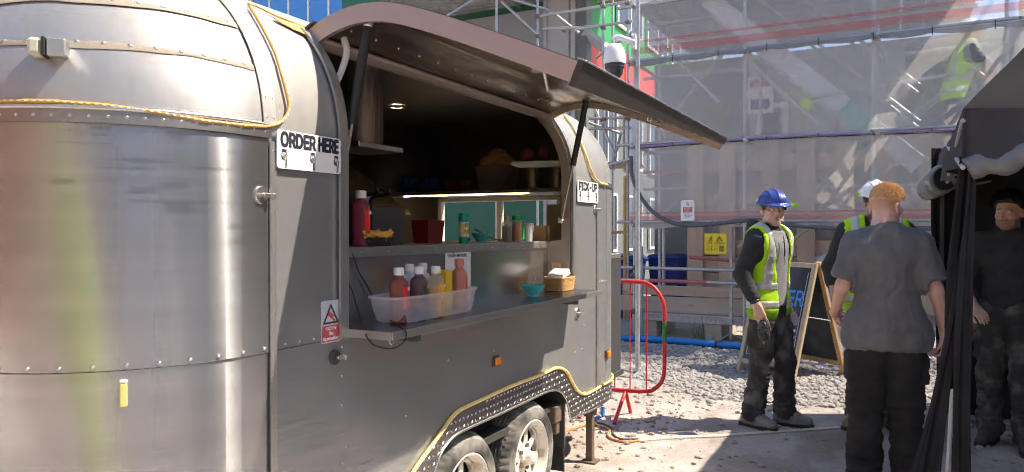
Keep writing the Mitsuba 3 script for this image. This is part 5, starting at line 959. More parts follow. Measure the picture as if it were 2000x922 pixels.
solo('flat_hose', slab(np.stack([P + V3(.022, .012, 0), P - V3(.022, .012, 0)], 1)[::-1], .008), 'm_hose_cream', 'flat cream hose laid across the concrete to the worker', 'hose', 30)
# weeds at the foot of the scaffold
R_ = np.random.default_rng(8); p = at_z(1382, 663, 0); t = thing('weed', 'tuft of tall grassy weeds under the steel beam', 'weed'); bl = []
for i in range(60):
    a, L, lean = R_.random() * 2 * PI, .16 + .26 * R_.random(), .05 + .14 * R_.random(); o = p + V3(R_.normal(0, .05), R_.normal(0, .09), 0); d = V3(math.cos(a), math.sin(a), 0)
    s = np.linspace(0, 1, 5)[:, None]; C = o + d * lean * s ** 2 + V3(0, 0, L) * s; w = V3(-d[1], d[0], 0) * .006 * (1.05 - s); bl.append(sheet(np.stack([C + w, C - w], 1)))
put(t, 'blades', join(bl), 'm_leaf', True, kind='stuff')
# ================= people
scene['m_skin'] = dict(type='twosided', bsdf=dict(type='principled', base_color={'type': 'mesh_attribute', 'name': 'vertex_color'}, roughness=0.5, specular=0.4))
def clothm(name, c0, c1, f=14, rough=0.9):
    def fn(p, n, uv): return mmix(c0, c1, mf(p.x * f, p.y * f, p.z * f, 3)) * (0.9 + 0.2 * mn(p.x * 420, p.y * 420, p.z * 420))
    return mat(name, proc(fn), rough, spec=0.2, sheen=0.3)
clothm('fleece', (0.026, 0.027, 0.031), (0.055, 0.056, 0.063)); clothm('grey_knit', (0.17, 0.175, 0.19), (0.24, 0.245, 0.26)); clothm('tee', (0.115, 0.115, 0.125), (0.185, 0.185, 0.195))
def dusty(p, n, uv): return mmix((0.040, 0.040, 0.043), (0.21, 0.20, 0.19), 0.65 * sst(0.38, 0.85, mf(p.x * 13, p.y * 13, p.z * 9, 4)))
mat('work_trousers', proc(dusty), 0.85, spec=0.25)
clothm('trousers_black', (0.016, 0.016, 0.018), (0.05, 0.048, 0.048), 6); clothm('hi_vis', (0.40, 0.72, 0.015), (0.50, 0.82, 0.03), 9, 0.7); mat('silver_band', (0.52, 0.52, 0.50), 0.45, 0.25)
clothm('hi_vis_dirty', (0.10, 0.28, 0.02), (0.34, 0.62, 0.03), 12, 0.8)
def bootc(c0, c1):
    def fn(p, n, uv): return mmix(c0, c1, mf(p.x * 16, p.y * 16, p.z * 16, 3))
    return proc(fn)
mat('boot_grey', bootc((.13, .13, .13), (.34, .34, .33)), 0.8, spec=.2); mat('boot_tan', bootc((.20, .12, .07), (.38, .26, .16)), 0.8, spec=.2); mat('boot_black', bootc((.02, .02, .02), (.09, .085, .08)), 0.7)
mat('helmet_blue', bootc((.008, .02, .17), (.04, .08, .36)), 0.3, spec=.5, clearcoat=.4); mat('helmet_white', (0.76, 0.77, 0.78), 0.3); mat('hair_ginger', bootc((.46, .24, .09), (.76, .52, .28)), 0.55, spec=.4); mat('hair_dark', bootc((.01, .008, .007), (.03, .022, .018)), 0.5); mat('iris', (.05, .07, .09), .15)
def toskin(m, base, paint=None):
    n = meshkit.fbm(m.vertices * 38, 3)[:, None]; c = np.asarray(base) * (0.90 + 0.2 * n) * V3(1, .985, .97)
    if paint is not None: c = paint(m.vertices, c)
    return np.clip(c, 0, 1)
def wrinkle(m, amp, fx, fz, seed, zfun=None):
    v = np.array(m.vertices); n = m.vertex_normals; w = meshkit.fbm(v * V3(fx, fx, fz) + V3(seed * 7.3, 0, 0) + 1.6 * meshkit.fbm(v * 4 + seed, 2)[:, None], 3, seed); w = 1 - np.abs(2 * w - 1) * 2
    a = amp * (zfun(v) if zfun else 1.0); m.vertices = v + n * (w * a)[:, None]; return m
def head_d(p, jaw=1.0, smile=0.0):
    d = smin(ell(p, (-.014, 0, .036), (.097, .076, .094)), ell(p, (.018, 0, -.036), (.072, .061 * jaw, .084)), .03)
    d = uni(.028, d, cone(p, (.060, -.012, -.100), (.060, .012, -.100), .021, .021))
    for s in (-1, 1):
        d = smin(d, ell(p, (.062, s * .042, -.020), (.024, .022, .020)), .02)
        d = smin(d, ell(p, (.030, s * .052, -.068), (.034, .016, .030)), .025)
    d = smin(d, cone(p, (.079, -.032, .025), (.079, .032, .025), .011, .011), .016)
    d = smin(d, cone(p, (.088, 0, .012), (.113, 0, -.027), .008, .0125), .012)
    for s in (-1, 1):
        d = smin(d, ell(p, (.101, s * .0125, -.031), (.011, .0075, .008)), .006); d = smax(d, -(np.sqrt(((p - np.float32((.098, s * .032, .003))) ** 2).sum(-1)) - .0135), .010)
        d = smin(d, smax(ell(p, (-.010, s * .079, -.006), (.020, .011, .034)), -ell(p, (-.004, s * .089, -.004), (.011, .008, .022)), .006), .006)
        d = smin(d, cone(p, (.078, s * .020, .0115), (.076, s * .045, .0085), .0045, .004), .004)
    up = .006 * smile
    d = smin(d, ell(p, (.0905, 0, -.0555), (.009, .024, .0055)), .005); d = smin(d, ell(p, (.088, 0, -.0665), (.009, .020, .0065)), .005)
    d = smax(d, -ell(p, (.098, 0, -.0605), (.012, .025 + .006 * smile, .0016 + .003 * smile)), .003)
    return uni(.03, d, cone(p, (-.022, 0, -.07), (-.038, 0, -.20), .053, .060))
def facepaint(base, brow, stubble=0.0, fade=None):
    def f(v, c):
        if fade: F = np.clip((v[:, 2] + .045) / .05, 0, 1) * np.clip((.045 - v[:, 0]) / .02, 0, 1) * np.clip((.0765 - np.abs(v[:, 1])) / .006 + .6, 0, 1); c = c * (1 - .62 * F[:, None]) + np.asarray(fade) * .62 * F[:, None]
        L = np.exp(-((v[:, 1] / .024) ** 2 + ((v[:, 2] + .061) / .010) ** 2)) * (v[:, 0] > .075); c = c * (1 - .45 * L[:, None]) + V3(.36, .11, .10) * .45 * L[:, None]
        zb = .0285 - .9 * np.maximum(np.abs(v[:, 1]) - .034, 0) + .05 * (np.abs(v[:, 1]) - .02); B = np.exp(-((v[:, 2] - zb) / .0045) ** 2) * ((np.abs(v[:, 1]) > .011) & (np.abs(v[:, 1]) < .052) & (v[:, 0] > .05)); c = c * (1 - .8 * B[:, None]) + np.asarray(brow) * .8 * B[:, None]
        R = np.exp(-(((np.abs(v[:, 1]) - .042) / .02) ** 2 + ((v[:, 2] + .02) / .02) ** 2)) * (v[:, 0] > .03) + np.exp(-((v[:, 2] + .027) / .012) ** 2) * (v[:, 0] > .1); c = c * (1 - .16 * R[:, None] * V3(0, 1, 1))
        if stubble: S = ((v[:, 2] < -.035) & (v[:, 0] > -.01)) * np.clip((-.035 - v[:, 2]) / .02, 0, 1) * (1 - L) + np.exp(-((v[:, 2] + .047) / .006) ** 2) * (np.abs(v[:, 1]) < .028) * (v[:, 0] > .08); c = c * (1 - stubble * np.clip(S, 0, 1)[:, None]) + np.asarray(brow) * stubble * np.clip(S, 0, 1)[:, None]
        return c
    return f
def fore_hand(el, wr, d, pn, side, curl=.5, spread=.0, bare=.041, h=.0042):
    """Forearm and hand: el elbow, wr wrist, d where the fingers run, pn the palm's normal, side +1 when the thumb lies along d x pn."""
    el, wr, d, pn = (np.asarray(q, float) for q in (el, wr, d, pn)); d /= np.linalg.norm(d); pn = pn - d * (pn @ d); pn /= np.linalg.norm(pn); t = np.cross(d, pn) * side; K = []; ch = []
    for i, (o, L) in enumerate(((.030, .070), (.011, .078), (-.010, .073), (-.029, .058))):
        k = wr + d * (.088 - .006 * abs(i - 1)) + t * o; a = curl * (.8 + .12 * i); pts = [k]; q = k
        for j, f in enumerate((.45, .31, .24)):
            an = a * (j + 1) * .62; q = q + L * f * (d * math.cos(an) + pn * math.sin(an) + t * spread * (1.2 - i) * .25); pts.append(q)
        ch.append(pts); K.append(k)
    th = [wr + d * .022 + t * .022 + pn * .008, wr + d * .055 + t * .047 + pn * .020, wr + d * .083 + t * .052 + pn * .032, wr + d * .104 + t * .046 + pn * .042]
    def fn(p):
        e = cone(p, el, wr - d * .01, bare, .0265)
        e = smin(e, cone(p, wr - d * .02, wr + d * .02, .026, .024), .02)
        for i, k in enumerate(K): e = smin(e, cone(p, wr + d * .015 + (k - wr - d * .088) * .6, k, .0175, .0125), .014)
        for pts in ch:
            f = cone(p, pts[0], pts[1], .0098, .0090); f = smin(f, cone(p, pts[1], pts[2], .0088, .0082), .003); f = smin(f, cone(p, pts[2], pts[3], .0082, .0068), .003); e = smin(e, f, .004)
        f = cone(p, th[0], th[1], .0165, .0125); f = smin(f, cone(p, th[1], th[2], .0112, .0100), .004); f = smin(f, cone(p, th[2], th[3], .0098, .0080), .003)
        return smin(e, f, .008)
    A = np.array([el, wr, *[q for pts in ch for q in pts], *th]); return net(fn, A.min(0) - .06, A.max(0) + .06, h)
def person(lab, at, yaw, H=1.78, feet=((.02, .11, 12), (.02, -.11, -12)), knees=None, lean=(0, 0), arms=None, girth=1.0, head=(0, 0, 0), look=None, crouch=0.0, z0=0.0, sw=.19):
    """feet: (x, y, toe angle), left then right. arms: side -> (elbow, wrist, finger direction, palm normal, curl). head: turn, nod, tilt in degrees."""
    W = look; t = thing('person', lab, 'person'); s = H / 1.78; base = np.eye(4) @ rot((0, 0, 1), yaw); base[:3, :3] *= s; base[:3, 3] = (*at, z0)
    P = lambda nm, m, b, sm=True, par=None, **k: put(par or t, nm, tf(m, base), b, sm, **k)
    lx, ly = lean; hip = .93 - crouch; sh = V3(lx, ly, 1.44 - crouch - .18 * (lx * lx + ly * ly)); tor = lambda f: V3(lx * f, ly * f, hip + (sh[2] - hip) * f)
    hips = [V3(0, .085 * girth, hip), V3(0, -.085 * girth, hip)]; ank = [V3(f[0], f[1], .10) for f in feet]
    kn = [V3(*k) for k in knees] if knees else [(hips[i] * .48 + ank[i] * .52) + V3(.035, 0, .0) for i in (0, 1)]
    yl = V3(0, sw * girth ** .5, 0); shl = {1: sh + yl, -1: sh - yl}
    def torso(p, off=0.0):
        q = (p - np.float32((0, 0, 0))) * np.float32((1.40, 1, 1)); S = V3(1.40, 1, 1); g = girth
        d = cone(q, (tor(.86) + V3(0, .085, 0)) * S, (tor(.86) - V3(0, .085, 0)) * S, .118 * g, .118 * g); d = smin(d, cone(q, tor(.80) * S, tor(.15) * S, .150 * g, .138 * g), .05)
        d = smin(d, cone(q, (tor(0) + V3(0, .05, 0)) * S, (tor(0) - V3(0, .05, 0)) * S, .125 * g, .125 * g), .05); d = d * .82
        n0 = sh + V3(-.005, 0, .055); return uni(.04, d, cone(p, n0, shl[1] - V3(0, .01, 0), .058, .056), cone(p, n0, shl[-1] + V3(0, .01, 0), .058, .056)) - off
    def sleeves(p, r0, r1, r2, long=True):
        d = None
        for k, (e, w, *_) in arms.items():
            e, w = V3(*e), V3(*w); c = smin(cone(p, shl[k], e, r0, r1), cone(p, e, w, r1, r2), .03) if long else cone(p, shl[k], shl[k] + (e - shl[k]) * .86, r0, r1); d = c if d is None else np.minimum(d, c)
        return d
    # trousers
    tr = W['trousers']; tg = tr.get('girth', 1.0) * girth
    def legs(p):
        d = None
        for i in (0, 1):
            c = smin(cone(p, hips[i] + V3(0, 0, -.02), kn[i], .098 * tg, .074 * tg), cone(p, kn[i], ank[i] + V3(0, 0, -.02), .073 * tg, .066 * tg), .03); d = c if d is None else smin(d, c, .018)
        q = p * np.float32((1.35, 1, 1)); d = smin(d, cone(q, (hips[0] + V3(0, -.02, .04)) * V3(1.35, 1, 1), (hips[1] + V3(0, .02, .04)) * V3(1.35, 1, 1), .128 * girth, .128 * girth) * .85, .05)
        for i, sd in ((0, 1), (1, -1)):
            m_ = hips[i] * .55 + kn[i] * .45; d = smin(d, rboxd(p, m_ + V3(0, sd * .082 * tg, -.03), (.065, .022, .085), .018), .012)
        return np.maximum(d, np.maximum(.055 - p[..., 2], p[..., 2] - (hip + .13)))
    m = net(legs, (-.42, -.42, .04), (.42, .42, hip + .15), .0115)
    P('trousers', wrinkle(m, .017, 9, 22, W['seed'], lambda v: .45 + .9 * np.exp(-((v[:, 2] - .17) / .14) ** 2) + .5 * np.exp(-((v[:, 2] - kn[0][2]) / .10) ** 2)), tr['m'])
    # boots
    for i in (0, 1):
        a = math.radians(feet[i][2]); c, sn = math.cos(a), math.sin(a); o = V3(ank[i][0], ank[i][1], 0); M = np.array([[c, -sn, 0, o[0]], [sn, c, 0, o[1]], [0, 0, 1, 0], [0, 0, 0, 1.]])
        def boot(p):
            d = uni(.03, cone(p, (-.045, 0, .05), (.07, 0, .05), .042, .046), cone(p, (.07, 0, .045), (.165, .004, .040), .046, .040), cone(p, (-.025, 0, .06), (-.015, 0, .17), .050, .056), cone(p, (.0, 0, .12), (.09, 0, .062), .045, .04)); return np.maximum(np.maximum(d, .018 - p[..., 2]), p[..., 2] - .175)
        bm = tf(wrinkle(net(boot, (-.11, -.08, .0), (.23, .08, .19), .008), .003, 18, 22, i + 3), M); b = P('boot', bm, W['boot'])
        sole = extr(Polygon([(-.092, -.036), (-.098, 0), (-.092, .036), (-.03, .044), (.08, .053), (.16, .049), (.208, .02), (.212, -.006), (.19, -.036), (.10, -.050), (-.03, -.042)]).buffer(.003), .024); P('sole', tf(sole, M), W.get('sole', 'm_rubber'), False, par=b)
        lc = []
        for j in range(5): f = j / 4; x = .02 + .075 * f; z = .155 - .062 * f; lc.append(rod((x + .035 * .5, -.03, z), (x + .035 * .5, .03, z + .004), .0035, 5))
        P('laces', tf(join(lc), M), 'm_black', False, par=b, kind='stuff')
    # body: head, trunk, arms, hands in one skin
    hy, hp_, ht = (math.radians(a) for a in head); hc = sh + V3(.028, 0, .222) + V3(.05 * math.sin(hp_), 0, -.015 * abs(math.sin(hp_))); HM = rot((0, 0, 1), math.degrees(hy)) @ rot((0, 1, 0), math.degrees(hp_)) @ rot((1, 0, 0), math.degrees(ht)); HM[:3, 3] = hc
    hm = net(lambda p: head_d(p, W.get('jaw', 1.0), W.get('smile', 0)), (-.13, -.11, -.20), (.14, .11, .14), .0042); hcol = toskin(hm, W['skin'], facepaint(W['skin'], W['brow'], W.get('stubble', 0), W.get('fade'))); hm = tf(hm, HM)
    ms, cs = [hm], [hcol]
    core = net(lambda p: uni(.03, torso(p) + .02, cone(p, sh + V3(0, 0, .02), hc + V3(-.03, 0, -.08), .056, .054), sleeves(p, .045, .04, .03)), (-.55, -.7, hip - .1), (.75, .7, sh[2] + .2), .022); ms.append(core); cs.append(toskin(core, W['skin']))
    for k, (e, w, d, pn, cu, *_) in arms.items():
        fm = fore_hand(e, w, d, pn, k if not _ else _[0], cu); ms.append(fm); cs.append(toskin(fm, V3(*W['skin']) * V3(1.0, .97, .95)))
    P('body', join([trimesh.Trimesh(x.vertices, x.faces, process=False) for x in ms]), 'm_skin', True, color=np.vstack(cs))
    for sd in (-1, 1):
        e = P('eye', tf(mv(trimesh.creation.icosphere(subdivisions=2, radius=.0122), (.0795, sd * .032, .0035)), HM), 'm_sign_white'); P('iris', tf(mv(trimesh.creation.icosphere(subdivisions=2, radius=.0062), (.0866, sd * .0315, .003)), HM), 'm_iris', par=e)
    # top
    tp = W['top']; lng = tp.get('long', True)
    def top(p):
        d = smin(torso(p, tp.get('ease', .012)) - np.float32(tp.get('flare', 0)) * np.clip((hip + .22 - p[..., 2]) / .30, 0, 1), sleeves(p, tp.get('r0', .068), tp.get('r1', .058), tp.get('r2', .045), lng), .035)
        if tp.get('hood'):
            c = sh + V3(-.055, 0, .075); q = p - np.float32(c); d = smin(d, np.sqrt((np.sqrt((q[..., 0] / 1.0) ** 2 + q[..., 1] ** 2) - .082) ** 2 + ((q[..., 2] + .35 * q[..., 0]) * .8) ** 2) - .034, .03)
            d = smin(d, ell(p, sh + V3(-.125, 0, -.02), (.045, .11, .11)), .04)
        else: d = np.maximum(d, -(cone(p, sh + V3(.01, 0, .02), hc + V3(0, 0, -.02), .066, .07)))
        d = np.maximum(d, (hip + tp.get('hem', -.03)) - p[..., 2])
        for k, (e, w, *_) in arms.items():
            if lng: w, e = V3(*w), V3(*e); u = (w - e) / np.linalg.norm(w - e); d = np.where((p - w.astype(np.float32)) @ u.astype(np.float32) > -.012, np.maximum(d, ((p - w.astype(np.float32)) @ u.astype(np.float32)) + .012), d) if True else d
            else: e = V3(*e); a_ = shl[k]; u = (e - a_) / np.linalg.norm(e - a_); L = np.linalg.norm(e - a_) * tp.get('cut', .84); pr = (p - a_.astype(np.float32)) @ u.astype(np.float32) - L; near = cone(p, a_ + (e - a_) * .5, e + (e - a_) * .3, .12, .12) < 0; d = np.where(near & (k * p[..., 1] > .20), np.maximum(d, pr), d)
        return d
    allp = np.array([q for a in arms.values() for q in a[:2]] + [shl[1], shl[-1]]); lo = np.minimum(allp.min(0) - .10, (-.28, -.30, hip - .08)); hi = np.maximum(allp.max(0) + .10, (.30, .30, sh[2] + .17))
    P('top', wrinkle(net(top, lo, hi, .0105), tp.get('amp', .006), 8 if lng else 13, tp.get('fz', 17), W['seed'] + 5), tp['m'], label=tp.get('label'))
    if W.get('panel'):                                     # a lighter front on the jumper
        P('front_panel', net(lambda p: np.maximum(np.maximum(torso(p, .021), np.abs(p[..., 1]) - .095), np.maximum(.02 - p[..., 0], (hip + .0) - p[..., 2])) if True else 0, (-.0, -.14, hip - .02), (.34, .14, sh[2] + .06), .009), W['panel'])
        for sd in (-1, 1): c0 = sh + V3(.135, sd * .03, .02); P('drawcord', tube(spline([c0, c0 + V3(.012, sd * .004, -.06), c0 + V3(.016, sd * .012, -.15)], 4), .0035, 6), 'm_black')
    if W.get('vest'):
        zb = hip + W.get('vest_hem', -.10); op = W.get('open', .07)
        def vest(p, off=0.0):
            d = np.maximum(torso(p, .034 + off), -torso(p, .016))
            for k in (1, -1): d = np.maximum(d, -(cone(p, shl[k] + V3(0, k * .03, .0), shl[k] + V3(0, k * .03, -.11), .085, .08)))
            d = np.maximum(d, -cone(p, sh + V3(.0, 0, .0), hc, .078, .09)); gap = np.maximum(np.abs(p[..., 1] - ly * 0) - (op + .05 * np.clip((p[..., 2] - hip) / .5, 0, 1)), .0 - p[..., 0]); d = np.maximum(d, -gap)
            return np.maximum(d, zb - p[..., 2])
        lo, hi = V3(-.30, -.34, zb - .02), V3(.34, .34, sh[2] + .13)
        m = net(lambda p: np.maximum(vest(p), -1), lo, hi, .0072); m.apply_transform(np.eye(4)); v = P('vest', wrinkle(m, .004, 7, 9, 31), W['vest'])
        def bands(p):
            a = np.minimum(np.minimum(np.abs(p[..., 2] - (hip + .02)) - .025, np.abs(p[..., 2] - (hip + .155)) - .025), np.maximum(np.abs(np.abs(p[..., 1]) - .145) - .024, (hip + .155) - p[..., 2])); return np.maximum(vest(p, .0045), a)
        m = net(bands, lo, hi, .0072); P('reflective_band', wrinkle(m, .004, 7, 9, 31), 'm_silver_band', par=v)
        P('dirty_hem', wrinkle(net(lambda p: np.maximum(vest(p, .0035), p[..., 2] - (hip - .015)), lo, hi, .0072), .005, 8, 9, 31), 'm_hi_vis_dirty', par=v) if W.get('dirty') else None
    HP = lambda nm, m, b, par=None, **k: P(nm, tf(m, HM), b, par=par, **k)
    if W.get('helmet'):
        def hel(p):
            c = np.float32((-.004, 0, .052)); q = p - c; d = np.maximum(ell(q, (0, 0, 0), (.134, .110, .102)), -.0 - q[..., 2]); d = smin(d, np.maximum(ell(q, (-.005, 0, .008), (.139, .026, .106)), -q[..., 2]), .008)
            for sd in (-1, 1): d = smin(d, np.maximum(ell(q, (-.005, sd * .052, .004), (.125, .012, .094)), -q[..., 2]), .006)
            e = np.sqrt((q[..., 0] / 1.22) ** 2 + q[..., 1] ** 2) - .121; br = np.maximum(e, np.abs(q[..., 2] + .004 + .06 * np.maximum(q[..., 0], 0) - .10 * np.maximum(-q[..., 0] - .06, 0)) - .006)
            pk = np.maximum(np.sqrt(((q[..., 0] - .095) / .9) ** 2 + (q[..., 1] / 1.05) ** 2) - .092, np.abs(q[..., 2] + .006 + .12 * np.maximum(q[..., 0] - .05, 0)) - .0055); return smin(smin(d, br, .012), pk, .012)
        h = HP('helmet', net(hel, (-.18, -.15, .0), (.22, .15, .18), .0055), W['helmet'])
        HP('badge', tf(box(-.001, .002, -.014, .014, -.009, .009, .002), frame((-.02, -.1155, .075), (0, -1, .25), (0, 0, 1))), 'm_sign_white', par=h)
        HP('harness', join([box(-.03, .05, s_ * .083 - .002, s_ * .083 + .002, .0, .05) for s_ in (1, -1)]), 'm_black', par=h, kind='stuff')
        if W.get('lanyard'):
            g = W['lanyard']; HP('lanyard', join([slab(np.array([[a, V3(*a) + (0, .0, .018)] for a in spline(g, 6)]), .0025)]), 'm_hi_vis', par=h)
    if W.get('hair'):
        HP('hair', W['hair'](net), W['hair_m'])
    if W.get('glasses'):
        pts = [(.106, 0, .006)]; gl = [rod((.104, -.009, .006), (.104, .009, .006), .0016, 6)]
        for sd in (-1, 1): gl += [tube([(.104 - .004 * (math.cos(a) * sd > 0), sd * .032 + .023 * math.cos(a), .001 + .017 * math.sin(a)) for a in np.linspace(0, 2 * PI, 18)], .0019, 6, False), rod((.099, sd * .055, .006), (-.005, sd * .083, .010), .0019, 6)]
        HP('glasses', join(gl), 'm_black', kind='stuff')
    return t, base, HM, sh, hc
def hair_cut(side=.0, top=.02, front=.06, strand=.006, low=-.055, sweep=(.5, -.5, .1), seed=1, tufts=0, tlen=.03, tz=.03):
    def make(net_):
        def fn(p):
            d0 = ell(p, (-.014, 0, .036), (.097, .076, .094)); L = .004 + top * np.clip((p[..., 2] - .045) / .05, 0, 1) + side * np.clip((p[..., 2] - .0) / .05, 0, 1)
            back = low + .02 * np.clip(p[..., 0] / .08, 0, 1); line = np.where(p[..., 0] > .03, .058 + .3 * (p[..., 0] - .03), np.where(p[..., 0] > -.02, .005 + 1.0 * (p[..., 0] + .02), back))
            n = meshkit.fbm(np.stack([p[..., 0] * 22, p[..., 1] * 75, p[..., 2] * 38], -1) + seed, 2).astype(np.float32) - .5
            return np.maximum(d0 - L - 2 * strand * n, line - p[..., 2])
        cap = net_(fn, (-.15, -.12, low - .02), (.14, .12, .18), .0048)
        if not tufts: return cap
        r = np.random.default_rng(seed); ms = [cap]; v = np.array(cap.vertices); nm = np.array(cap.vertex_normals); ok = np.flatnonzero((v[:, 2] > tz) & (nm[:, 2] > -.2)); sw = np.asarray(sweep)
        for i in r.choice(ok, tufts): 
            p, n = v[i], nm[i]; d = sw + n * (.2 + .35 * r.random()) + r.normal(0, .10, 3); d = d - n * min(0, d @ n); d /= np.linalg.norm(d); L = tlen * (.6 + .8 * r.random()); b = d * .8 + n * .1 - V3(0, 0, .35); b /= np.linalg.norm(b)
            ms.append(tube([p - n * .003, p + d * L * .5, p + d * L * .75 + b * L * .25], [.0024, .0019, .0005], 4))
        return join(ms)
    return make
# --- the worker in the blue helmet
A1 = at_z(1502, 833, 0)
arms = {-1: ((-.06, -.27, 1.17), (.06, -.26, .945), (.28, .10, -.95), (-.2, .95, .0), .45), 1: ((-.10, .215, 1.16), (.03, .20, .94), (.35, -.05, -.9), (-.1, -.95, 0), .75)}
sk1 = (.66, .43, .34)
w1, B1, H1, _, _ = person('young worker in a blue hard hat and lime hi-vis vest, glove in his hand', A1[:2], 248, 1.775, feet=((.06, .13, 22), (-.08, -.10, -2)), arms=arms, head=(-38, 4, 0), look=dict(seed=2, skin=sk1, brow=(.20, .12, .07), trousers=dict(m='m_work_trousers', girth=1.02), boot='m_boot_grey', top=dict(m='m_fleece', hood=True, r2=.040), panel='m_grey_knit', vest='m_hi_vis', dirty=True, open=.065, helmet='m_helmet_blue', lanyard=[(.0, .125, .05), (.03, .128, .038), (.01, .135, .026), (.03, .16, .03), (.05, .178, .026)], hair=hair_cut(.001, .004, strand=.002, low=-.04, seed=4), hair_m='m_boot_tan'))
put(w1, 'watch', tf(join([lathe([(.034, -.012), (.036, 0), (.034, .012)], 20), box(-.038, -.03, -.018, .018, -.016, .016, .004)]), B1 @ frame((.045, -.262, .975), (1, .4, .2), (.06, -.02, -.9))), 'm_black', 30)
gl = B1 @ np.array([.10, -.235, .77, 1]); solo('work_glove', crinkle(gl[:3], (.05, .045, .085), 9), 'm_dark_metal', 'dark work glove hanging from the hand of the blue helmeted worker', 'glove', 30)
ph = B1 @ np.array([.10, .205, .82, 1]); solo('folded_card', tf(box(-.03, .03, -.045, .045, -.003, .003, .001), frame(ph[:3], F2 * .2 + R2 * .9 + UP * .45, -F2)), mat('card_pink', (.62, .46, .52), .6), 'pinkish folded card in the left hand of the blue helmeted worker', 'card')
mh = H1.copy(); cg = (B1 @ mh @ np.array([[.094, .010, -.060, 1], [.155, .022, -.078, 1]]).T).T[:, :3]; solo('cigarette', rod(cg[0], cg[1], .0042, 8), 'm_sign_white', 'cigarette between the lips of the blue helmeted worker', 'cigarette', 40)
# --- the big man in the grey T-shirt, back to us
A3 = at_z(1732, 948, 0)
arms = {-1: ((-.05, -.25, 1.17), (.05, -.325, .92), (.12, .02, -.98), (.1, .95, .0), .55), 1: ((-.02, .25, 1.18), (.20, .25, 1.0), (.7, -.3, -.5), (0, -.95, 0), .5)}
sk3 = (.66, .42, .35)
w3, B3, H3, _, _ = person('man with short ginger hair in a grey T-shirt standing with his back turned', A3[:2], 14, 1.755, feet=((.02, .115, 8), (-.04, -.12, -16)), arms=arms, girth=1.02, sw=.168, head=(-40, 12, 0), look=dict(seed=6, skin=sk3, brow=(.35, .18, .08), fade=(.46, .25, .12), jaw=1.06, trousers=dict(m='m_trousers_black', girth=1.24), boot='m_boot_black', top=dict(m='m_tee', long=False, r0=.072, r1=.078, ease=.016, hem=-.115, flare=.05, amp=.013, fz=2.6, cut=.80), glasses=True, hair=hair_cut(.001, .007, strand=.002, low=.022, seed=2, tufts=1300, tlen=.024, tz=.035, sweep=(.45, -.65, .15)), hair_m='m_hair_ginger'))
ph = B3 @ np.array([.06, -.325, .80, 1]); solo('phone', tf(box(-.036, .036, -.005, .005, -.07, .07, .003), frame(ph[:3], R2, UP)), 'm_dark_metal', 'phone in the hand of the man in the grey T-shirt', 'phone')
# --- the worker in the white helmet, mostly hidden behind him
A2 = at_z(1710, 833, 0)
arms = {-1: ((-.05, -.30, 1.17), (.08, -.28, .96), (.4, .1, -.85), (-.1, .95, 0), .6), 1: ((-.05, .28, 1.17), (.10, .24, .96), (.4, -.1, -.85), (-.1, -.95, 0), .6)}
w2, B2, H2, _, _ = person('worker in a white hard hat and glasses half hidden behind the man in grey', A2[:2], 188, 1.84, feet=((.05, .12, 12), (.03, -.12, -28)), arms=arms, girth=1.06, head=(14, 4, 0), look=dict(seed=9, skin=(.50, .30, .23), brow=(.12, .08, .06), stubble=.35, trousers=dict(m='m_work_trousers', girth=1.04), boot='m_boot_tan', top=dict(m='m_fleece', hood=False), vest='m_hi_vis', open=.03, helmet='m_helmet_white', glasses=True, lanyard=[(.0, -.118, .05), (.0, -.145, .045), (.0, -.160, .03), (.0, -.158, -.02), (.0, -.165, -.085)], hair=hair_cut(.001, .004, strand=.002, low=-.04, seed=5), hair_m='m_hair_dark'))
# --- the smiling man inside the tent
A4 = at_z(1972, 872, 0)
arms = {-1: ((.06, -.28, 1.14), (.22, -.16, .98), (.8, .5, -.35), (.1, .3, -.9), .55), 1: ((.0, .28, 1.14), (.16, .22, .95), (.7, -.3, -.5), (0, -.8, -.3), .6)}
w4, B4, H4, _, _ = person('smiling dark-haired man in a black hoodie standing under the tent', A4[:2], 165, 1.74, feet=((.08, .12, 10), (-.04, -.12, -8)), arms=arms, head=(-14, 4, 0), look=dict(seed=12, skin=(.58, .37, .28), brow=(.02, .015, .012), stubble=.55, smile=1.0, trousers=dict(m='m_work_trousers', girth=1.10), boot='m_boot_black', top=dict(m='m_fleece', hood=True, r0=.075, r1=.068, r2=.048, amp=.008), hair=hair_cut(.010, .020, strand=.010, low=-.05, seed=9, tufts=500, tlen=.045, tz=.02, sweep=(.8, .1, -.1)), hair_m='m_hair_dark'))
# --- the worker climbing the stair behind the netting
arms = {-1: ((.22, -.26, 1.30), (.42, -.20, 1.16), (.9, 0, -.3), (0, .3, -.9), .8), 1: ((.22, .26, 1.28), (.42, .22, 1.12), (.9, 0, -.3), (0, -.3, -.9), .8)}
A5 = at_d(1858, 450, 8.75)
w5, B5, H5, _, _ = person('worker in a lime hi-vis vest climbing the stair behind the netting', A5[:2], -84, 1.76, feet=((.16, .11, 4), (-.10, -.11, -4)), knees=((.22, .11, .56), (.02, -.11, .50)), lean=(.16, -.02), arms=arms, head=(0, 10, 0), z0=2.22, look=dict(seed=15, skin=(.50, .30, .23), brow=(.1, .07, .05), trousers=dict(m='m_trousers_black'), boot='m_boot_black', top=dict(m='m_grey_knit', hood=False), vest='m_hi_vis', vest_hem=-.08, open=.02, helmet='m_helmet_white', hair=hair_cut(.001, .004, strand=.002, low=-.04, seed=7), hair_m='m_hair_dark'))
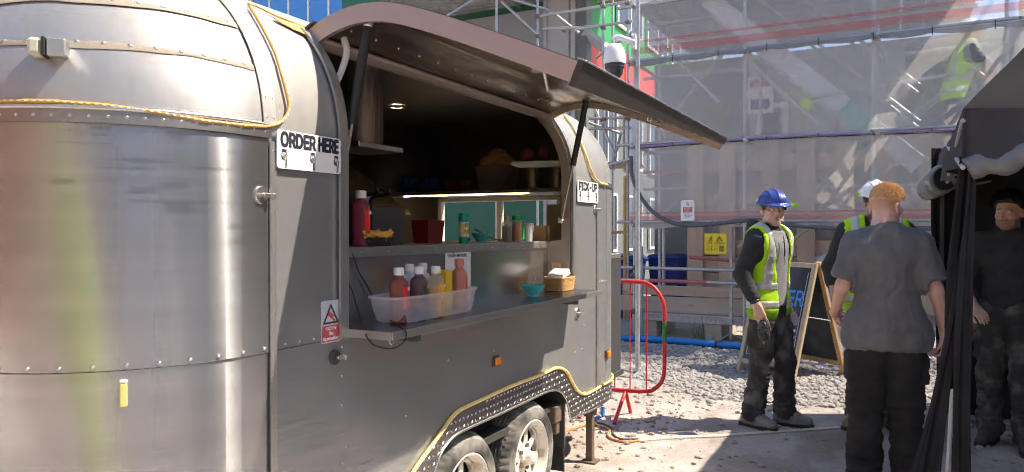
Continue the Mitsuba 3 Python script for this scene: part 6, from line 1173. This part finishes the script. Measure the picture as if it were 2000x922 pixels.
# ================= the black tent on the right
def fabc(p, n, uv): return mmix((0.018, 0.018, 0.021), (0.040, 0.040, 0.045), mf(p.x * 5, p.y * 5, p.z * 5, 3))
mat('tent_fabric', proc(fabc), 0.85, spec=0.12)
def lit_valance_c(p, n, uv): return mmix((0.045, 0.044, 0.048), (0.085, 0.083, 0.088), mf(p.x * 5, p.y * 5, p.z * 5, 3))
mat('tent_faded', proc(lit_valance_c), 0.85, spec=0.15)  # valance colour raised to stand in for light on its upright face
TE = thing('gazebo_tent', 'black pop-up gazebo tent with rolled side walls at the right', 'tent')
xa, xb, ya, yb, ze, zp = 4.35, 6.85, -.30, -2.80, 2.12, 3.72
ap = V3((xa + xb) / 2, (ya + yb) / 2, zp); cs_ = [V3(xa, ya, ze), V3(xb, ya, ze), V3(xb, yb, ze), V3(xa, yb, ze)]
for i in range(4):
    a, b = cs_[i], cs_[(i + 1) % 4]; P = np.zeros((25, 20, 3))
    for j, f in enumerate(np.linspace(0, 1, 25)):
        for k2, h_ in enumerate(np.linspace(0, 1, 20)):
            q = (a * (1 - f) + b * f) * (1 - h_) + ap * h_; sag = -.10 * math.sin(PI * h_) * (.35 + .65 * math.sin(PI * f)) - .05 * math.sin(PI * f) * (1 - h_); P[j, k2] = q + V3(0, 0, sag + .07 * (meshkit.fbm(q * V3(5, 5, 2.2), 3) - .5) * math.sin(PI * h_) ** .5)
    put(TE, 'roof_panel', slab(P[::-1], .004), 'm_tent_fabric', True)
    out = np.cross(b - a, (0, 0, 1)); out /= np.linalg.norm(out); n_ = 60; P = np.zeros((n_, 6, 3))
    for j, f in enumerate(np.linspace(0, 1, n_)):
        for k2, h_ in enumerate(np.linspace(0, 1, 6)): q = a * (1 - f) + b * f; P[j, k2] = q + V3(0, 0, -.05 * math.sin(PI * f) - .25 * h_) + out * (.004 + .035 * h_ * math.sin(f * 23 + i) + .022 * math.sin(f * 51) * h_ + .03 * (meshkit.fbm(q * 9 + V3(0, 0, h_ * 2), 3) - .5))
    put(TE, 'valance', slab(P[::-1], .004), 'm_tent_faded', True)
for c in cs_:
    s_ = V3(-.03 if c[0] > 5 else .03, .03 if c[1] < -1 else -.03, 0); o = c + s_; nr = c[0] < 5 and c[1] > -1; o = V3(*at_d(1853, 922, 3.86)[:2], 0) if nr else o; put(TE, 'leg', tf(box(0, 2.0, -.016, .016, -.016, .016, .003), frame(o + V3(0, 0, .006), at_d(1889, 320, 3.84) - o, R2)) if nr else box(o[0] - .016, o[0] + .016, o[1] - .016, o[1] + .016, .006, 1.95, .003), 'm_white_paint' if nr else 'm_dark_metal'); put(TE, 'foot_plate', cbox((o[0], o[1], .0035), (.1, .1, .006)), 'm_galv')
for a, b in zip(cs_, cs_[1:] + cs_[:1]): put(TE, 'truss_bar', join([rod(a + V3(0, 0, -.06), (a + b) / 2 + V3(0, 0, -.30), .012, 8), rod(a + V3(0, 0, -.30), (a + b) / 2 + V3(0, 0, -.06), .012, 8)]), 'm_galv', 40, kind=None)
# side walls that hang down: far side, back end, and the drapes tied at the left posts
def curtain(name, pts_l, pts_r, folds, amp, n=40, D=None, lab=None):
    L_, R__ = spline(pts_l, 5), spline(pts_r, 5); P = np.zeros((n, len(L_), 3)); nrm = -F2
    for j, f in enumerate(np.linspace(0, 1, n)):
        for k2 in range(len(L_)): w = np.linalg.norm(R__[k2] - L_[k2]); P[j, k2] = L_[k2] * (1 - f) + R__[k2] * f + nrm * amp * min(1, w / .12) * (math.sin(f * PI * folds + .5 * math.sin(k2 * .35)) + .4 * math.sin(f * folds * 7.3 + 1))
    return put(TE, name, slab(P, .004), 'm_tent_fabric', True, label=lab)
D = 3.78
curtain('drape', [at_d(1893, 318, D), at_d(1888, 400, D), at_d(1873, 500, D), at_d(1857, 600, D), at_d(1832, 720, D), at_d(1803, 840, D), at_d(1772, 958, D)], [at_d(1902, 318, D), at_d(1898, 400, D), at_d(1889, 500, D), at_d(1880, 600, D), at_d(1862, 720, D), at_d(1846, 840, D), at_d(1832, 965, D)], 3, .022)
curtain('drape', [at_d(1892, 318, 3.74), at_d(1886, 400, 3.74), at_d(1876, 500, 3.74), at_d(1868, 600, 3.74), at_d(1862, 720, 3.74), at_d(1861, 840, 3.74), at_d(1860, 958, 3.74)], [at_d(1906, 318, 3.74), at_d(1904, 400, 3.74), at_d(1900, 500, 3.74), at_d(1898, 600, 3.74), at_d(1897, 720, 3.74), at_d(1896, 840, 3.74), at_d(1897, 965, 3.74)], 3, .018)
curtain('drape', [at_d(1874, 305, 3.8), at_d(1860, 420, 3.8), at_d(1850, 520, 3.8), at_d(1846, 620, 3.8), at_d(1845, 700, 3.8), at_d(1845, 760, 3.8)], [at_d(1899, 305, 3.8), at_d(1894, 420, 3.8), at_d(1888, 520, 3.8), at_d(1882, 620, 3.8), at_d(1876, 700, 3.8), at_d(1872, 760, 3.8)], 2, .01)
Df = 5.9
curtain('drape', [at_d(1818, 290, Df), at_d(1817, 350, Df), at_d(1818, 420, Df), at_d(1822, 520, Df), at_d(1827, 620, Df), at_d(1830, 740, Df)], [at_d(1838, 290, Df), at_d(1838, 350, Df), at_d(1838, 420, Df), at_d(1840, 520, Df), at_d(1848, 620, Df), at_d(1856, 740, Df)], 3, .014)
wl = np.array([[V3(x, yb + .03 + .03 * math.sin(x * 9), z) for z in (2.05, 1.0, .02)] for x in np.linspace(xa, xb, 30)]); put(TE, 'side_wall', slab(wl, .004), 'm_tent_fabric', True)
wl = np.array([[V3(xb - .02 + .03 * math.sin(y * 9), y, z) for z in (2.05, 1.0, .02)] for y in np.linspace(yb, ya - .02, 30)]); put(TE, 'side_wall', slab(wl, .004), 'm_tent_fabric', True)
def roll(P, r, name='rolled_wall'):
    P = resample(P, .012); Q = P + V3(0, 0, 1) * (.010 * np.sin(np.arange(len(P)) * .4))[:, None]; R_ = r * (1 + .08 * np.sin(np.arange(len(P)) * .63)); k = put(TE, name, wrinkle(tube(Q, R_, 40), .012, 11, 13, 3), mat('rolled_sheet', (.17, .172, .18), .4, spec=.5) if 'm_rolled_sheet' not in scene else 'm_rolled_sheet', True)
    for a in P[12::24]: put(k, 'strap', lathe([(r * 1.15, -.012), (r * 1.15, .012)], 16, a, P[-1] - P[0]), 'm_black', 40)
    return k
roll([at_d(1893, 330, 3.72), at_d(1950, 318, 3.66), at_d(2000, 304, 3.6), at_d(2120, 280, 3.5)], .052)
k = roll([at_d(1842, 349, 4.9), at_d(1813, 371, 6.2)], .075); put(k, 'dark_end', tf(lathe([(.078, 0), (.078, .02), (.05, .022), (0, .02)], 20), frame(at_d(1842, 349, 4.9), R2, at_d(1842, 349, 4.9) - at_d(1813, 371, 6.2))), 'm_black', 40)
# table inside
p = at_d(1892, 622, 5.9); t = thing('trestle_table', 'wooden table inside the tent behind the smiling man', 'table'); put(t, 'tabletop', box(p[0] - .35, p[0] + .35, p[1] + .1, p[1] - 1.3, p[2] - .04, p[2], .004), 'm_board_frame_warm'); put(t, 'apron', box(p[0] - .30, p[0] - .27, p[1] + .05, p[1] - 1.25, p[2] - .14, p[2] - .041, .003), 'm_board_frame')
for dx in (-.3, .3):
    for dy in (.05, -1.2): put(t, 'leg', box(p[0] + dx - .02, p[0] + dx + .02, p[1] + dy - .04, p[1] + dy, 0, p[2] - .042, .003), 'm_board_frame')
